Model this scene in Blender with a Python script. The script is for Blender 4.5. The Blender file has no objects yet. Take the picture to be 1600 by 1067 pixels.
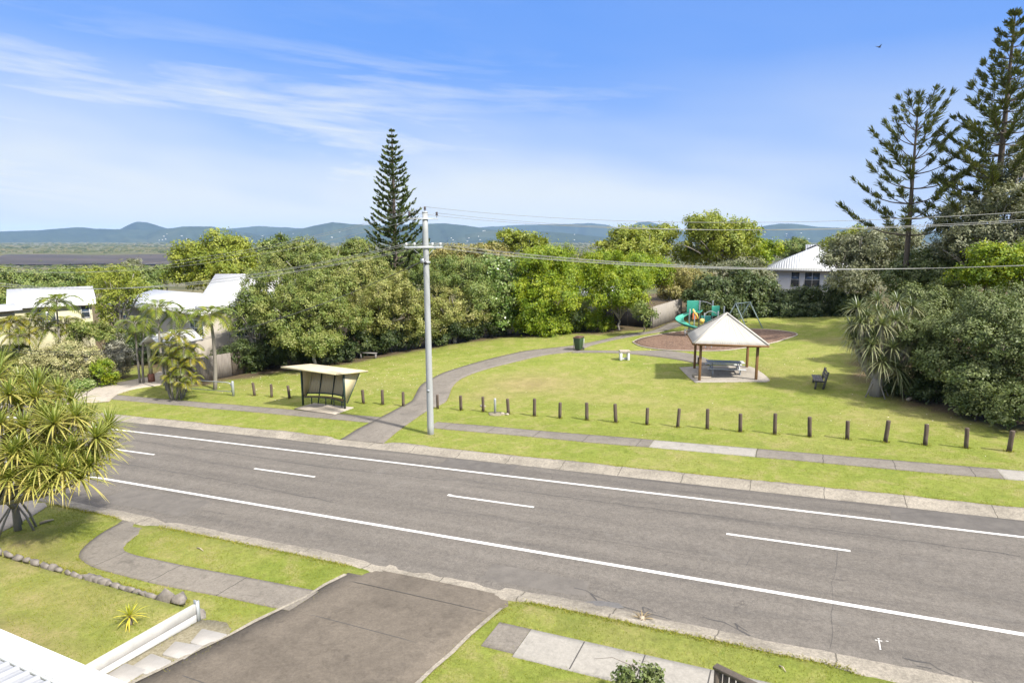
import bpy, math, random
import numpy as np
from mathutils import Vector
rng = np.random.default_rng(7)
random.seed(7)
scene = bpy.context.scene
COL = scene.collection
R = math.radians

# ------------------------------------------------------------------ camera geometry
# world axes: X runs along the road (uphill), Y runs across it into the park, Z up
FPX = 1000.0
CAMZ = 8.8
PITCH = math.atan(161.5 / FPX)
CP, SP = math.cos(PITCH), math.sin(PITCH)
n_ = math.hypot(.9105, .4138)
UX, UY = .9105 / n_, -.4138 / n_
VX, VY = -UY, UX
S = .0464

def ray(px, py):
    X = (px - 800.0) / FPX
    U = (533.5 - py) / FPX
    x, y, z = X, CP + U * SP, U * CP - SP
    return np.array([x * UX + y * UY, x * VX + y * VY, z]), y

def A(px, py, d):
    """point on the photograph's ray at forward distance d (metres)"""
    r, y = ray(px, py)
    return r * (d / y) + np.array([0, 0, CAMZ])

def sstep(a, b, x):
    t = np.clip((np.asarray(x, float) - a) / (b - a), 0, 1)
    return t * t * (3 - 2 * t)

def satu(u):
    u = np.asarray(u, float)
    return np.where(np.abs(u) < 60, u, np.sign(u) * (60 + 60 * np.tanh((np.abs(u) - 60) / 60)))

def smooth_noise(x, y, s=1.0, seed=0):
    x = np.asarray(x, float) * s; y = np.asarray(y, float) * s
    r = 0
    for k in range(4):
        a = 1.7 ** k
        r = r + np.sin(x * a * 1.3 + y * a * .7 + seed * 1.7 + k) * np.cos(y * a * 1.1 - x * a * .45 + seed * .9 + 2 * k) / a
    return r

PLAIN = -46.0
def base_h(u, v):
    """lie of the land without kerb steps"""
    u = np.asarray(u, float); v = np.asarray(v, float)
    z = S * satu(u)
    fac = .35 + .65 * sstep(-42, -14, u)
    t = np.clip(v - 32, 0, 32)
    ramp = np.where(t < 4, t * t * .05 / 8, .05 * (t - 2))
    z = z + fac * ramp
    z = z + .75 * np.exp(-((u - 9) / 6.5) ** 2 - ((v - 58) / 6.0) ** 2)
    z = z + np.where(v < 11.2, .045 * np.clip(11.2 - v, 0, 12), 0)
    w = np.maximum(sstep(82, 420, v), sstep(110, 480, -u))
    w = np.maximum(w, sstep(160, 900, u) * .9)
    z = z * (1 - w) + PLAIN * w
    far = sstep(250, 700, np.hypot(u, v))
    z = z + far * (smooth_noise(u, v, .004, 3) * 1.2)
    return z

def driveway_edges(v):
    v = np.asarray(v, float)
    lo = -10.95 + (v - 13.6) * .19
    hi = -6.2 + (v - 13.7) * .10
    return lo, hi

def kerb_cut(u, v):
    """1 where the near verge is lowered for a crossing"""
    u = np.asarray(u, float)
    d = sstep(-11.3, -10.6, u) * (1 - sstep(-6.5, -5.9, u))
    p = sstep(-21.4, -21.0, u) * (1 - sstep(-19.5, -19.1, u))
    e = sstep(1.2, 1.7, u) * (1 - sstep(30, 31, u))
    return np.maximum(np.maximum(d, p), e)

def T(u, v):
    """top of the open ground (verge, lawn, terrace); sunk under the road"""
    u = np.asarray(u, float); v = np.asarray(v, float)
    z = base_h(u, v)
    near = np.where(v <= 13.62, .11, -.08)
    near = near - kerb_cut(u, v) * .10 * sstep(12.4, 13.5, v)
    far = np.where(v >= 23.93, .10, -.08)
    fcut = sstep(-20.6, -20.1, u) * (1 - sstep(-17.7, -17.2, u))
    far = far - np.where(v >= 23.93, fcut * .09 * (1 - sstep(24.2, 25.6, v)), 0)
    z = z + np.where(v < 18, near, far)
    terr = (1 - sstep(-13.06, -13.0, u)) * (1 - sstep(9.84, 10.02, v))
    z = z + terr * .30
    return z

def G(px, py, lift=0.0):
    """where the photograph's ray meets the ground"""
    r, y = ray(px, py)
    t = 30.0
    for _ in range(60):
        z = float(T(r[0] * t, r[1] * t)) + lift
        tn = (z - CAMZ) / r[2]
        t = .6 * t + .4 * tn
    p = r * t
    return np.array([p[0], p[1], float(T(p[0], p[1]))])

def ppm(p):
    """photo pixels per metre at point p"""
    return FPX / (p[0] * UY + p[1] * VY)

# ------------------------------------------------------------------ mesh builder
class MB:
    def __init__(self):
        self.v = []; self.f = []; self.n = 0; self.a = []; self.has_a = False
    def add(self, v, f, a=None):
        v = np.asarray(v, float).reshape(-1, 3)
        f = np.asarray(f, np.int64)
        self.f.append(f + self.n); self.v.append(v); self.n += len(v)
        if a is None: a = np.full(len(v), .5)
        else: self.has_a = True
        self.a.append(np.asarray(a, float))
        return self
    def box(self, c, s, rz=0.0, tilt=None):
        x, y, z = np.array(s) / 2
        v = np.array([[-x,-y,-z],[x,-y,-z],[x,y,-z],[-x,y,-z],[-x,-y,z],[x,-y,z],[x,y,z],[-x,y,z]])
        if tilt is not None: v = v @ np.array(tilt).T
        if rz:
            c_, s_ = math.cos(rz), math.sin(rz)
            v = v @ np.array([[c_, s_, 0], [-s_, c_, 0], [0, 0, 1]])
        self.add(v + np.array(c), [[0,3,2,1],[4,5,6,7],[0,1,5,4],[1,2,6,5],[2,3,7,6],[3,0,4,7]])
        return self
    def beam(self, a, b, w, h, up=(0, 0, 1)):
        a = np.array(a, float); b = np.array(b, float)
        d = b - a; d = d / np.linalg.norm(d)
        s = np.cross(d, up)
        if np.linalg.norm(s) < 1e-6: s = np.array([1.0, 0, 0])
        s = s / np.linalg.norm(s); t = np.cross(s, d)
        v = []
        for p in (a, b):
            for i, j in ((-1,-1),(1,-1),(1,1),(-1,1)):
                v.append(p + s * i * w / 2 + t * j * h / 2)
        self.add(v, [[0,3,2,1],[4,5,6,7],[0,1,5,4],[1,2,6,5],[2,3,7,6],[3,0,4,7]])
        return self
    def tube(self, pts, r, n=8, cap=True):
        pts = np.asarray(pts, float); m = len(pts)
        r = np.broadcast_to(np.asarray(r, float), (m,))
        d = np.gradient(pts, axis=0); d /= np.linalg.norm(d, axis=1)[:, None] + 1e-9
        ref = np.array([0, 0, 1.0]) if abs(d[:, 2]).mean() < .8 else np.array([1.0, 0, 0])
        s = np.cross(d, ref); s /= np.linalg.norm(s, axis=1)[:, None] + 1e-9
        t = np.cross(s, d)
        an = np.linspace(0, 2 * math.pi, n, endpoint=False)
        ring = np.cos(an)[None, :, None] * s[:, None, :] + np.sin(an)[None, :, None] * t[:, None, :]
        v = (pts[:, None, :] + ring * r[:, None, None]).reshape(-1, 3)
        i = np.arange(m - 1)[:, None] * n; j = np.arange(n)[None, :]; k = (j + 1) % n
        f = np.stack([i + j, i + n + j, i + n + k, i + k], -1).reshape(-1, 4)
        b = self.n
        self.add(v, f)
        if cap:
            self.f.append(np.array([list(range(b, b + n))]))
            self.f.append(np.array([list(range(b + (m - 1) * n, b + m * n))[::-1]]))
        return self
    def prism(self, poly, z0, z1):
        """poly: list of (x, y) ccw, extruded from z0 to z1 (numbers or callables)"""
        n = len(poly); p = np.array(poly, float)
        a = np.column_stack([p, np.full(n, z0)]); b = np.column_stack([p, np.full(n, z1)])
        base = self.n
        i = np.arange(n); k = (i + 1) % n
        self.add(np.vstack([a, b]), np.stack([i, k, k + n, i + n], -1))
        self.f.append(np.array([list(range(base, base + n))[::-1]]))
        self.f.append(np.array([list(range(base + n, base + 2 * n))]))
        return self
    def slab(self, corners, th):
        """flat slab: top face through the corners, thickness th straight down"""
        c = np.array(corners, float); n = len(c); base = self.n
        lo = c - np.array([0, 0, th]); i = np.arange(n); k = (i + 1) % n
        self.add(np.vstack([lo, c]), np.stack([i, k, k + n, i + n], -1))
        self.f.append(np.array([list(range(base, base + n))[::-1]]))
        self.f.append(np.array([list(range(base + n, base + 2 * n))]))
        return self
    def ball(self, c, r, n=10, m=7, jit=0, seed=0):
        th = np.linspace(0, math.pi, m); ph = np.linspace(0, 2 * math.pi, n, endpoint=False)
        t, p = np.meshgrid(th, ph, indexing='ij')
        v = np.stack([np.sin(t) * np.cos(p), np.sin(t) * np.sin(p), np.cos(t)], -1)
        if jit:
            q = 1 + jit * smooth_noise(v[..., 0] * 2 + seed, v[..., 1] * 2 + v[..., 2] * 1.7, 1.0, seed)
            v = v * q[..., None]
        v = v.reshape(-1, 3) * np.asarray(r) + np.asarray(c)
        i = np.arange(m - 1)[:, None] * n; j = np.arange(n)[None, :]; k = (j + 1) % n
        self.add(v, np.stack([i + j, i + n + j, i + n + k, i + k], -1).reshape(-1, 4))
        return self
    def grid(self, P):
        """P: (m, n, 3) array of points"""
        m, n = P.shape[:2]
        i = np.arange(m - 1)[:, None] * n; j = np.arange(n - 1)[None, :]
        f = np.stack([i + j, i + j + 1, i + n + j + 1, i + n + j], -1).reshape(-1, 4)
        self.add(P.reshape(-1, 3), f)
        return self
    def build(self, name, material, parent=None, smooth=False, origin=None, attr='lv'):
        v = np.vstack(self.v)
        if origin is not None: v = v - np.asarray(origin)
        me = bpy.data.meshes.new(name)
        me.vertices.add(len(v)); me.vertices.foreach_set('co', v.astype(np.float32).ravel())
        loops = np.concatenate([f.ravel() for f in self.f])
        sizes = np.concatenate([np.full(len(f), f.shape[1]) for f in self.f])
        me.loops.add(len(loops)); me.loops.foreach_set('vertex_index', loops.astype(np.int32))
        me.polygons.add(len(sizes))
        me.polygons.foreach_set('loop_start', np.concatenate([[0], np.cumsum(sizes)[:-1]]).astype(np.int32))
        if smooth: me.polygons.foreach_set('use_smooth', np.ones(len(sizes), bool))
        if self.has_a:
            at = me.attributes.new(attr, 'FLOAT', 'POINT')
            at.data.foreach_set('value', np.concatenate(self.a).astype(np.float32))
        me.update(calc_edges=True); me.validate()
        me.materials.append(material)
        o = bpy.data.objects.new(name, me); COL.objects.link(o)
        if parent is not None: o.parent = parent
        elif origin is not None: o.location = origin
        return o

def bevel(o, w=.01, seg=2):
    m = o.modifiers.new('bevel', 'BEVEL'); m.width = w; m.segments = seg; m.limit_method = 'ANGLE'
    return o

def tag(o, label, cat, group=None):
    o['label'] = label; o['category'] = cat
    if group: o['group'] = group
    return o
def structure(o):
    o['kind'] = 'structure'; return o
def stuff(o, label=None, cat=None):
    o['kind'] = 'stuff'
    if label: o['label'] = label; o['category'] = cat
    return o
def thing(name, label, cat, loc, rz=0.0, group=None):
    o = bpy.data.objects.new(name, None); COL.objects.link(o)
    o.location = loc; o.rotation_euler = (0, 0, rz); o.empty_display_size = .2
    return tag(o, label, cat, group)
def clone(root, loc, rz=None, label=None):
    r = root.copy(); COL.objects.link(r); r.location = loc
    if rz is not None: r.rotation_euler = (0, 0, rz)
    if label: r['label'] = label
    for ch in list(root.children):
        c = ch.copy(); COL.objects.link(c); c.parent = r
        for g in list(ch.children):
            d = g.copy(); COL.objects.link(d); d.parent = c
    return r

# ------------------------------------------------------------------ materials
def nt(name):
    m = bpy.data.materials.new(name); m.use_nodes = True
    t = m.node_tree; b = t.nodes['Principled BSDF']
    return m, t, b
def N(t, kind, **kw):
    n = t.nodes.new(kind)
    for k, v in kw.items(): setattr(n, k, v)
    return n
def ramp(t, fac, stops):
    r = N(t, 'ShaderNodeValToRGB'); e = r.color_ramp.elements
    while len(e) < len(stops): e.new(.5)
    for el, (p, c) in zip(e, stops):
        el.position = p; el.color = (*c, 1) if len(c) == 3 else c
    t.links.new(fac, r.inputs[0]); return r.outputs[0]
def coords(t, scale=(1, 1, 1), world=False, rot=(0, 0, 0)):
    tc = N(t, 'ShaderNodeNewGeometry') if world else N(t, 'ShaderNodeTexCoord')
    mp = N(t, 'ShaderNodeMapping'); mp.inputs['Scale'].default_value = scale; mp.inputs['Rotation'].default_value = rot
    t.links.new(tc.outputs['Position' if world else 'Object'], mp.inputs[0]); return mp.outputs[0]
def noise(t, vec, scale, detail=4, rough=.55, dist=0):
    n = N(t, 'ShaderNodeTexNoise'); n.inputs['Scale'].default_value = scale
    n.inputs['Detail'].default_value = detail; n.inputs['Roughness'].default_value = rough
    n.inputs['Distortion'].default_value = dist
    t.links.new(vec, n.inputs['Vector']); return n.outputs['Fac']
def mix(t, fac, a, b, mode='MIX'):
    m = N(t, 'ShaderNodeMix', data_type='RGBA', blend_type=mode)
    for s, i in ((fac, 0), (a, 6), (b, 7)):
        if isinstance(s, (int, float)): m.inputs[i].default_value = s
        elif isinstance(s, tuple): m.inputs[i].default_value = (*s, 1)
        else: t.links.new(s, m.inputs[i])
    return m.outputs[2]
def math_(t, op, a, b=0.0):
    m = N(t, 'ShaderNodeMath', operation=op)
    for s, i in ((a, 0), (b, 1)):
        if isinstance(s, (int, float)): m.inputs[i].default_value = s
        else: t.links.new(s, m.inputs[i])
    return m.outputs[0]
def bump(t, b, h, strength=.3, dist=.02):
    n = N(t, 'ShaderNodeBump'); n.inputs['Strength'].default_value = strength; n.inputs['Distance'].default_value = dist
    t.links.new(h, n.inputs['Height']); t.links.new(n.outputs[0], b.inputs['Normal'])
def attr(t, name):
    return N(t, 'ShaderNodeAttribute', attribute_name=name).outputs['Fac']
def vary(c, k):
    return tuple(min(1, x * k) for x in c)

def mat(name, c, var=.25, scale=4, rough=.7, bmp=.15, stretch=(1, 1, 1), metal=0, c2=None, fine=30, spec=.5, world=False):
    m, t, b = nt(name)
    co = coords(t, stretch, world)
    n1 = noise(t, co, scale, 5, .6)
    c2 = c2 or vary(c, 1 + var)
    col = ramp(t, n1, [(.3, vary(c, 1 - var)), (.5, c), (.72, c2)])
    n2 = noise(t, co, fine, 4, .65)
    col = mix(t, .35, col, ramp(t, n2, [(.3, vary(c, 1 - var * .8)), (.7, vary(c, 1 + var * .6))]))
    t.links.new(col, b.inputs['Base Color'])
    b.inputs['Roughness'].default_value = rough; b.inputs['Metallic'].default_value = metal
    b.inputs['Specular IOR Level'].default_value = spec
    if bmp: bump(t, b, n2, bmp, .02)
    return m

def leaf_mat(name, cols, trans=.25, rough=.5, spec=.35):
    """leaf colour picked by the per leaf value"""
    m, t, b = nt(name)
    k = len(cols)
    lv = attr(t, 'lv')
    col = ramp(t, lv, [((i + .1) / k, c) for i, c in enumerate(cols)])
    t.links.new(col, b.inputs['Base Color']); b.inputs['Roughness'].default_value = rough
    b.inputs['Specular IOR Level'].default_value = spec
    tr = N(t, 'ShaderNodeBsdfTranslucent')
    t.links.new(mix(t, 1.0, col, (1.25, 1.2, .6), 'MULTIPLY'), tr.inputs['Color'])
    ms = N(t, 'ShaderNodeMixShader'); ms.inputs[0].default_value = trans
    t.links.new(b.outputs[0], ms.inputs[1]); t.links.new(tr.outputs[0], ms.inputs[2])
    t.links.new(ms.outputs[0], t.nodes['Material Output'].inputs['Surface'])
    return m
# ------------------------------------------------------------------ world, sun, camera
SUN_EL, SUN_AZ = 46.0, (.955, -.297)      # towards the sun, in X / Y
EXPOSURE = 1.22
scene.view_settings.view_transform = 'Standard'; scene.view_settings.look = 'None'
scene.view_settings.exposure = EXPOSURE; scene.view_settings.gamma = 1
W = bpy.data.worlds.new('World'); scene.world = W; W.use_nodes = True
t = W.node_tree; t.nodes.clear()
sky = N(t, 'ShaderNodeTexSky', sky_type='NISHITA'); sky.sun_disc = False
sky.sun_elevation = R(SUN_EL); sky.sun_rotation = math.atan2(SUN_AZ[0], SUN_AZ[1])
sky.air_density = 1.15; sky.dust_density = .25; sky.ozone_density = 2.2
tc = N(t, 'ShaderNodeTexCoord')
sep = N(t, 'ShaderNodeSeparateXYZ'); t.links.new(tc.outputs['Generated'], sep.inputs[0])
zc = math_(t, 'MAXIMUM', sep.outputs[2], .0)
def lin(a, b):
    return math_(t, 'ADD', math_(t, 'MULTIPLY', sep.outputs[0], a), math_(t, 'MULTIPLY', sep.outputs[1], b))
sx, sy = lin(UX, VX), lin(UY, VY)
az = math_(t, 'ARCTAN2', sx, sy)
def cloudvec(kx, kz, shear, ox, oz):
    c = N(t, 'ShaderNodeCombineXYZ')
    t.links.new(math_(t, 'ADD', math_(t, 'MULTIPLY', az, kx), ox), c.inputs[0])
    t.links.new(math_(t, 'ADD', math_(t, 'ADD', math_(t, 'MULTIPLY', zc, kz), math_(t, 'MULTIPLY', az, shear)), oz), c.inputs[1])
    return c.outputs[0]
w1 = noise(t, cloudvec(1.5, 13, .8, 3.1, 1.55), 1.3, 9, .60, .8)
w2 = noise(t, cloudvec(1.3, 5, .6, 7.3, 4.4), 1.2, 3, .5)
w3 = noise(t, cloudvec(3.2, 30, 1.8, 1.1, 9.2), 1.4, 8, .62, .7)
left = ramp(t, math_(t, 'ADD', math_(t, 'MULTIPLY', az, -.8), .42), [(.0, (.0,) * 3), (.30, (.35,) * 3), (.62, (1,) * 3)])
band = ramp(t, zc, [(.0, (.8,) * 3), (.06, (1,) * 3), (.20, (1,) * 3), (.27, (.22,) * 3), (.33, (.12,) * 3), (.5, (.3,) * 3)])
wisp = ramp(t, math_(t, 'ADD', math_(t, 'MULTIPLY', w1, .72), math_(t, 'MULTIPLY', w3, .28)), [(.45, (0,) * 3), (.54, (.5,) * 3), (.65, (1,) * 3)])
wisp = math_(t, 'MULTIPLY', math_(t, 'MULTIPLY', wisp, left), band)
haze_ = ramp(t, math_(t, 'MULTIPLY', w2, 1.0), [(.36, (.55,) * 3), (.62, (1.15,) * 3)])
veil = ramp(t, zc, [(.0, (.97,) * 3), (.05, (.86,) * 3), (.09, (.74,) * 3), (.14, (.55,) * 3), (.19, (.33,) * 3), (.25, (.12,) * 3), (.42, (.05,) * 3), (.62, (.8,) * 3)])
low = ramp(t, zc, [(.0, (1,) * 3), (.10, (0,) * 3)])
veil = math_(t, 'MULTIPLY', veil, math_(t, 'MAXIMUM', haze_, low))
veil = math_(t, 'MULTIPLY', veil, math_(t, 'ADD', math_(t, 'MULTIPLY', left, .35), .92))
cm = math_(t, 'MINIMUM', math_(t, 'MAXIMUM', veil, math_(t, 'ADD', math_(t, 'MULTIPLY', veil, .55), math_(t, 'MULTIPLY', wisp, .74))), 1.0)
hs = N(t, 'ShaderNodeHueSaturation'); hs.inputs['Saturation'].default_value = 1.25; hs.inputs['Value'].default_value = 1.0
t.links.new(sky.outputs[0], hs.inputs['Color'])
tint = mix(t, .84, hs.outputs[0], (.36, 1.27, 4.0))
# bright cloud layer added overhead, out of view, as soft fill light
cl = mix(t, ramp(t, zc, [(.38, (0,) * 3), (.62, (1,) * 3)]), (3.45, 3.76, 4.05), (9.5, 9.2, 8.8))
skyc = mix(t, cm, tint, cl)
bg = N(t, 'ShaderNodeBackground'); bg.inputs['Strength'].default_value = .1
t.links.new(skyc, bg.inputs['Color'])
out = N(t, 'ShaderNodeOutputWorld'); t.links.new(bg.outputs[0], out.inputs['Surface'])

sl = bpy.data.lights.new('sun', 'SUN'); sl.energy = 3.9; sl.angle = R(2.5); sl.color = (1.0, .95, .865)
so = bpy.data.objects.new('sun', sl); COL.objects.link(so)
e_ = R(SUN_EL); d_ = Vector((SUN_AZ[0] * math.cos(e_), SUN_AZ[1] * math.cos(e_), math.sin(e_)))
so.rotation_euler = d_.to_track_quat('Z', 'Y').to_euler(); so.location = (20, 0, 40)

cd = bpy.data.cameras.new('camera'); cam = bpy.data.objects.new('camera', cd); COL.objects.link(cam)
cd.sensor_width = 36; cd.lens = 36 * FPX / 1600; cd.clip_end = 60000; cd.clip_start = .1
cam.location = (0, 0, CAMZ)
fw = Vector((UY * CP, VY * CP, -SP))
cam.rotation_euler = fw.to_track_quat('-Z', 'Y').to_euler()
scene.camera = cam
try:
    scene.cycles.max_bounces = 8; scene.cycles.diffuse_bounces = 3; scene.cycles.glossy_bounces = 2
    scene.cycles.transmission_bounces = 4; scene.cycles.transparent_max_bounces = 4; scene.cycles.volume_bounces = 0
    scene.cycles.use_denoising = True
except Exception: pass

# ------------------------------------------------------------------ materials of the place
def lawn_material():
    m, t, b = nt('lawn')
    co = coords(t, world=True)
    big = noise(t, co, .16, 5, .6, .4); mid = noise(t, co, 1.1, 6, .65, .5)
    fine = noise(t, co, 16, 5, .75); blade = noise(t, co, 70, 3, .7)
    col = ramp(t, big, [(.30, (.132, .172, .028)), (.48, (.192, .216, .043)), (.68, (.245, .235, .080))])
    col = mix(t, .5, col, ramp(t, mid, [(.28, (.113, .158, .026)), (.5, (.188, .216, .043)), (.74, (.265, .235, .095))]))
    col = mix(t, .55, col, ramp(t, fine, [(.25, (.30,) * 3), (.5, (.5,) * 3), (.8, (.74,) * 3)]), 'OVERLAY')
    cl_ = noise(t, co, 5.5, 5, .72, .4)
    col = mix(t, .6, col, ramp(t, cl_, [(.28, (.30,) * 3), (.5, (.5,) * 3), (.74, (.72,) * 3)]), 'OVERLAY')
    weed = math_(t, 'MULTIPLY', ramp(t, noise(t, co, 2.2, 5, .7, .7), [(.60, (0,) * 3), (.68, (.65,) * 3)]), ramp(t, cl_, [(.40, (0,) * 3), (.6, (1,) * 3)]))
    col = mix(t, weed, col, (.085, .135, .022))
    straw = math_(t, 'MULTIPLY', ramp(t, mid, [(.50, (0,) * 3), (.68, (1,) * 3)]), ramp(t, fine, [(.42, (0,) * 3), (.62, (.75,) * 3)]))
    col = mix(t, straw, col, (.31, .26, .12))
    dry = attr(t, 'dry')
    d2 = math_(t, 'MULTIPLY', dry, ramp(t, fine, [(.30, (.35,) * 3), (.6, (1,) * 3)]))
    col = mix(t, d2, col, ramp(t, mid, [(.3, (.22, .165, .085)), (.7, (.33, .26, .13))]))
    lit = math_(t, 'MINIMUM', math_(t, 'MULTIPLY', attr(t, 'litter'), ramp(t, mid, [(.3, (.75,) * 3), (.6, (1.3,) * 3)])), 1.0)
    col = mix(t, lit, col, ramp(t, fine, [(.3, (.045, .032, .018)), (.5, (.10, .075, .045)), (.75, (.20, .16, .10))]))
    far = attr(t, 'far')
    fb = noise(t, coords(t, (.0016, .0062, .01), True), 1.0, 6, .6, .6)
    ff = noise(t, co, .035, 6, .7, .3)
    fc = ramp(t, fb, [(.30, (.050, .055, .022)), (.44, (.125, .110, .055)), (.54, (.07, .08, .028)), (.66, (.15, .125, .07)), (.8, (.055, .065, .025))])
    fc = mix(t, .6, fc, ramp(t, ff, [(.3, (.2,) * 3), (.7, (.8,) * 3)]), 'OVERLAY')
    col = mix(t, far, col, fc)
    t.links.new(col, b.inputs['Base Color']); b.inputs['Roughness'].default_value = .9; b.inputs['Specular IOR Level'].default_value = .1
    h = math_(t, 'ADD', math_(t, 'MULTIPLY', fine, 1.5), blade)
    bump(t, b, h, .75, .035)
    return m

def asphalt_material():
    m, t, b = nt('asphalt')
    co = coords(t, world=True); st = coords(t, (.05, .8, 1), True)
    n0 = noise(t, co, .22, 5, .6, .5); n1 = noise(t, st, 1.0, 6, .62, .3); n2 = noise(t, co, 3.0, 6, .7, .4); n3 = noise(t, co, 70, 3, .8)
    n4 = noise(t, co, 240, 2, .8)
    c = ramp(t, n0, [(.3, (.098, .087, .074)), (.5, (.118, .105, .090)), (.7, (.138, .123, .106))])
    c = mix(t, .5, c, ramp(t, n1, [(.28, (.080, .072, .063)), (.5, (.118, .105, .090)), (.75, (.152, .136, .117))]))
    c = mix(t, .4, c, ramp(t, n2, [(.3, (.088, .079, .069)), (.7, (.150, .134, .116))]))
    n5 = noise(t, co, 16, 4, .75); n6 = noise(t, co, 7, 5, .7, .3)
    # polished wheel paths and oil drips run along the lanes
    sp0 = N(t, 'ShaderNodeSeparateXYZ'); t.links.new(N(t, 'ShaderNodeNewGeometry').outputs['Position'], sp0.inputs[0])
    wy = math_(t, 'ADD', sp0.outputs[1], math_(t, 'MULTIPLY', n0, .35))
    lane = math_(t, 'COSINE', math_(t, 'MULTIPLY', math_(t, 'SUBTRACT', wy, 17.25), 2 * math.pi / 1.42))
    c = mix(t, math_(t, 'MULTIPLY', ramp(t, lane, [(.45, (0,) * 3), (1.0, (.35,) * 3)]), n1), c, (.165, .149, .129))
    oil = math_(t, 'MULTIPLY', ramp(t, lane, [(-.0, (.5,) * 3), (.25, (0,) * 3)]), ramp(t, noise(t, coords(t, (.10, 1.3, 1), True), 1.6, 6, .7, .5), [(.48, (0,) * 3), (.66, (.9,) * 3)]))
    c = mix(t, oil, c, (.066, .061, .056))
    c = mix(t, .5, c, ramp(t, n5, [(.28, (.26,) * 3), (.5, (.5,) * 3), (.74, (.76,) * 3)]), 'OVERLAY')
    c = mix(t, .35, c, ramp(t, n6, [(.30, (.28,) * 3), (.5, (.5,) * 3), (.72, (.74,) * 3)]), 'OVERLAY')
    blot = ramp(t, noise(t, co, .75, 5, .65, .8), [(.60, (0,) * 3), (.70, (.45,) * 3)])
    c = mix(t, blot, c, (.155, .142, .126))
    c = mix(t, .7, c, ramp(t, n3, [(.22, (.22,) * 3), (.5, (.5,) * 3), (.78, (.80,) * 3)]), 'OVERLAY')
    c = mix(t, .6, c, ramp(t, n4, [(.25, (.2,) * 3), (.5, (.5,) * 3), (.8, (.86,) * 3)]), 'OVERLAY')
    # darker tar edges along both kerbs
    sp = N(t, 'ShaderNodeSeparateXYZ'); t.links.new(N(t, 'ShaderNodeNewGeometry').outputs['Position'], sp.inputs[0])
    e1 = N(t, 'ShaderNodeMapRange'); e1.inputs[1].default_value = 21.9; e1.inputs[2].default_value = 23.3; t.links.new(sp.outputs[1], e1.inputs[0])
    dk = math_(t, 'MULTIPLY', e1.outputs[0], ramp(t, noise(t, coords(t, (.12, 1.6, 1), True), 1.3, 6, .7, .6), [(.38, (0,) * 3), (.62, (.85,) * 3)]))
    c = mix(t, dk, c, (.066, .060, .055))
    # hairline cracks
    vo = N(t, 'ShaderNodeTexVoronoi', feature='DISTANCE_TO_EDGE'); vo.inputs['Scale'].default_value = .16
    wv = N(t, 'ShaderNodeVectorMath', operation='ADD'); dn = N(t, 'ShaderNodeTexNoise'); dn.inputs['Scale'].default_value = .9; dn.inputs['Detail'].default_value = 6
    t.links.new(co, dn.inputs['Vector']); sc = N(t, 'ShaderNodeVectorMath', operation='SCALE'); sc.inputs['Scale'].default_value = 2.2
    t.links.new(dn.outputs['Color'], sc.inputs[0]); t.links.new(co, wv.inputs[0]); t.links.new(sc.outputs[0], wv.inputs[1]); t.links.new(wv.outputs[0], vo.inputs['Vector'])
    ck = ramp(t, vo.outputs['Distance'], [(.0, (1,) * 3), (.0035, (0,) * 3)])
    ck = math_(t, 'MULTIPLY', ck, ramp(t, noise(t, co, .3, 3), [(.50, (0,) * 3), (.60, (.55,) * 3)]))
    c = mix(t, ck, c, (.04, .037, .034))
    t.links.new(c, b.inputs['Base Color']); b.inputs['Roughness'].default_value = .85; b.inputs['Specular IOR Level'].default_value = .25
    bump(t, b, math_(t, 'ADD', n3, math_(t, 'MULTIPLY', n2, .6)), .35, .012)
    return m

def concrete_material(name, c, joints=None, stain=.35, rot=0, agg=.4):
    """weathered concrete; joints = spacing in metres along X"""
    m, t, b = nt(name)
    co = coords(t, world=True)
    n0 = noise(t, co, .6, 6, .65, .6); n1 = noise(t, co, 5, 6, .7); n2 = noise(t, co, 60, 3, .8)
    col = ramp(t, n0, [(.28, vary(c, 1 - stain)), (.5, c), (.72, vary(c, 1 + stain * .7))])
    col = mix(t, .4, col, ramp(t, n1, [(.3, vary(c, .72)), (.7, vary(c, 1.25))]))
    col = mix(t, agg, col, ramp(t, n2, [(.25, (.3,) * 3), (.75, (.72,) * 3)]), 'OVERLAY')
    n3 = noise(t, co, 14, 5, .75)
    col = mix(t, agg, col, ramp(t, n3, [(.28, (.27,) * 3), (.5, (.5,) * 3), (.74, (.73,) * 3)]), 'OVERLAY')
    drt = ramp(t, noise(t, co, 1.7, 6, .7, .8), [(.56, (0,) * 3), (.68, (.55,) * 3)])
    col = mix(t, drt, col, vary(c, .5))
    if joints:
        sp = N(t, 'ShaderNodeSeparateXYZ'); t.links.new(N(t, 'ShaderNodeNewGeometry').outputs['Position'], sp.inputs[0])
        x = math_(t, 'ADD', sp.outputs[0], math_(t, 'MULTIPLY', noise(t, co, 2.0, 3), .12))
        fr = math_(t, 'FRACT', math_(t, 'DIVIDE', x, joints))
        j = math_(t, 'LESS_THAN', math_(t, 'ABSOLUTE', math_(t, 'SUBTRACT', fr, .5)), .016 / joints)
        col = mix(t, math_(t, 'MULTIPLY', j, .8), col, vary(c, .32))
    t.links.new(col, b.inputs['Base Color']); b.inputs['Roughness'].default_value = .9; b.inputs['Specular IOR Level'].default_value = .2
    bump(t, b, math_(t, 'ADD', n1, n2), .3, .01)
    return m

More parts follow.
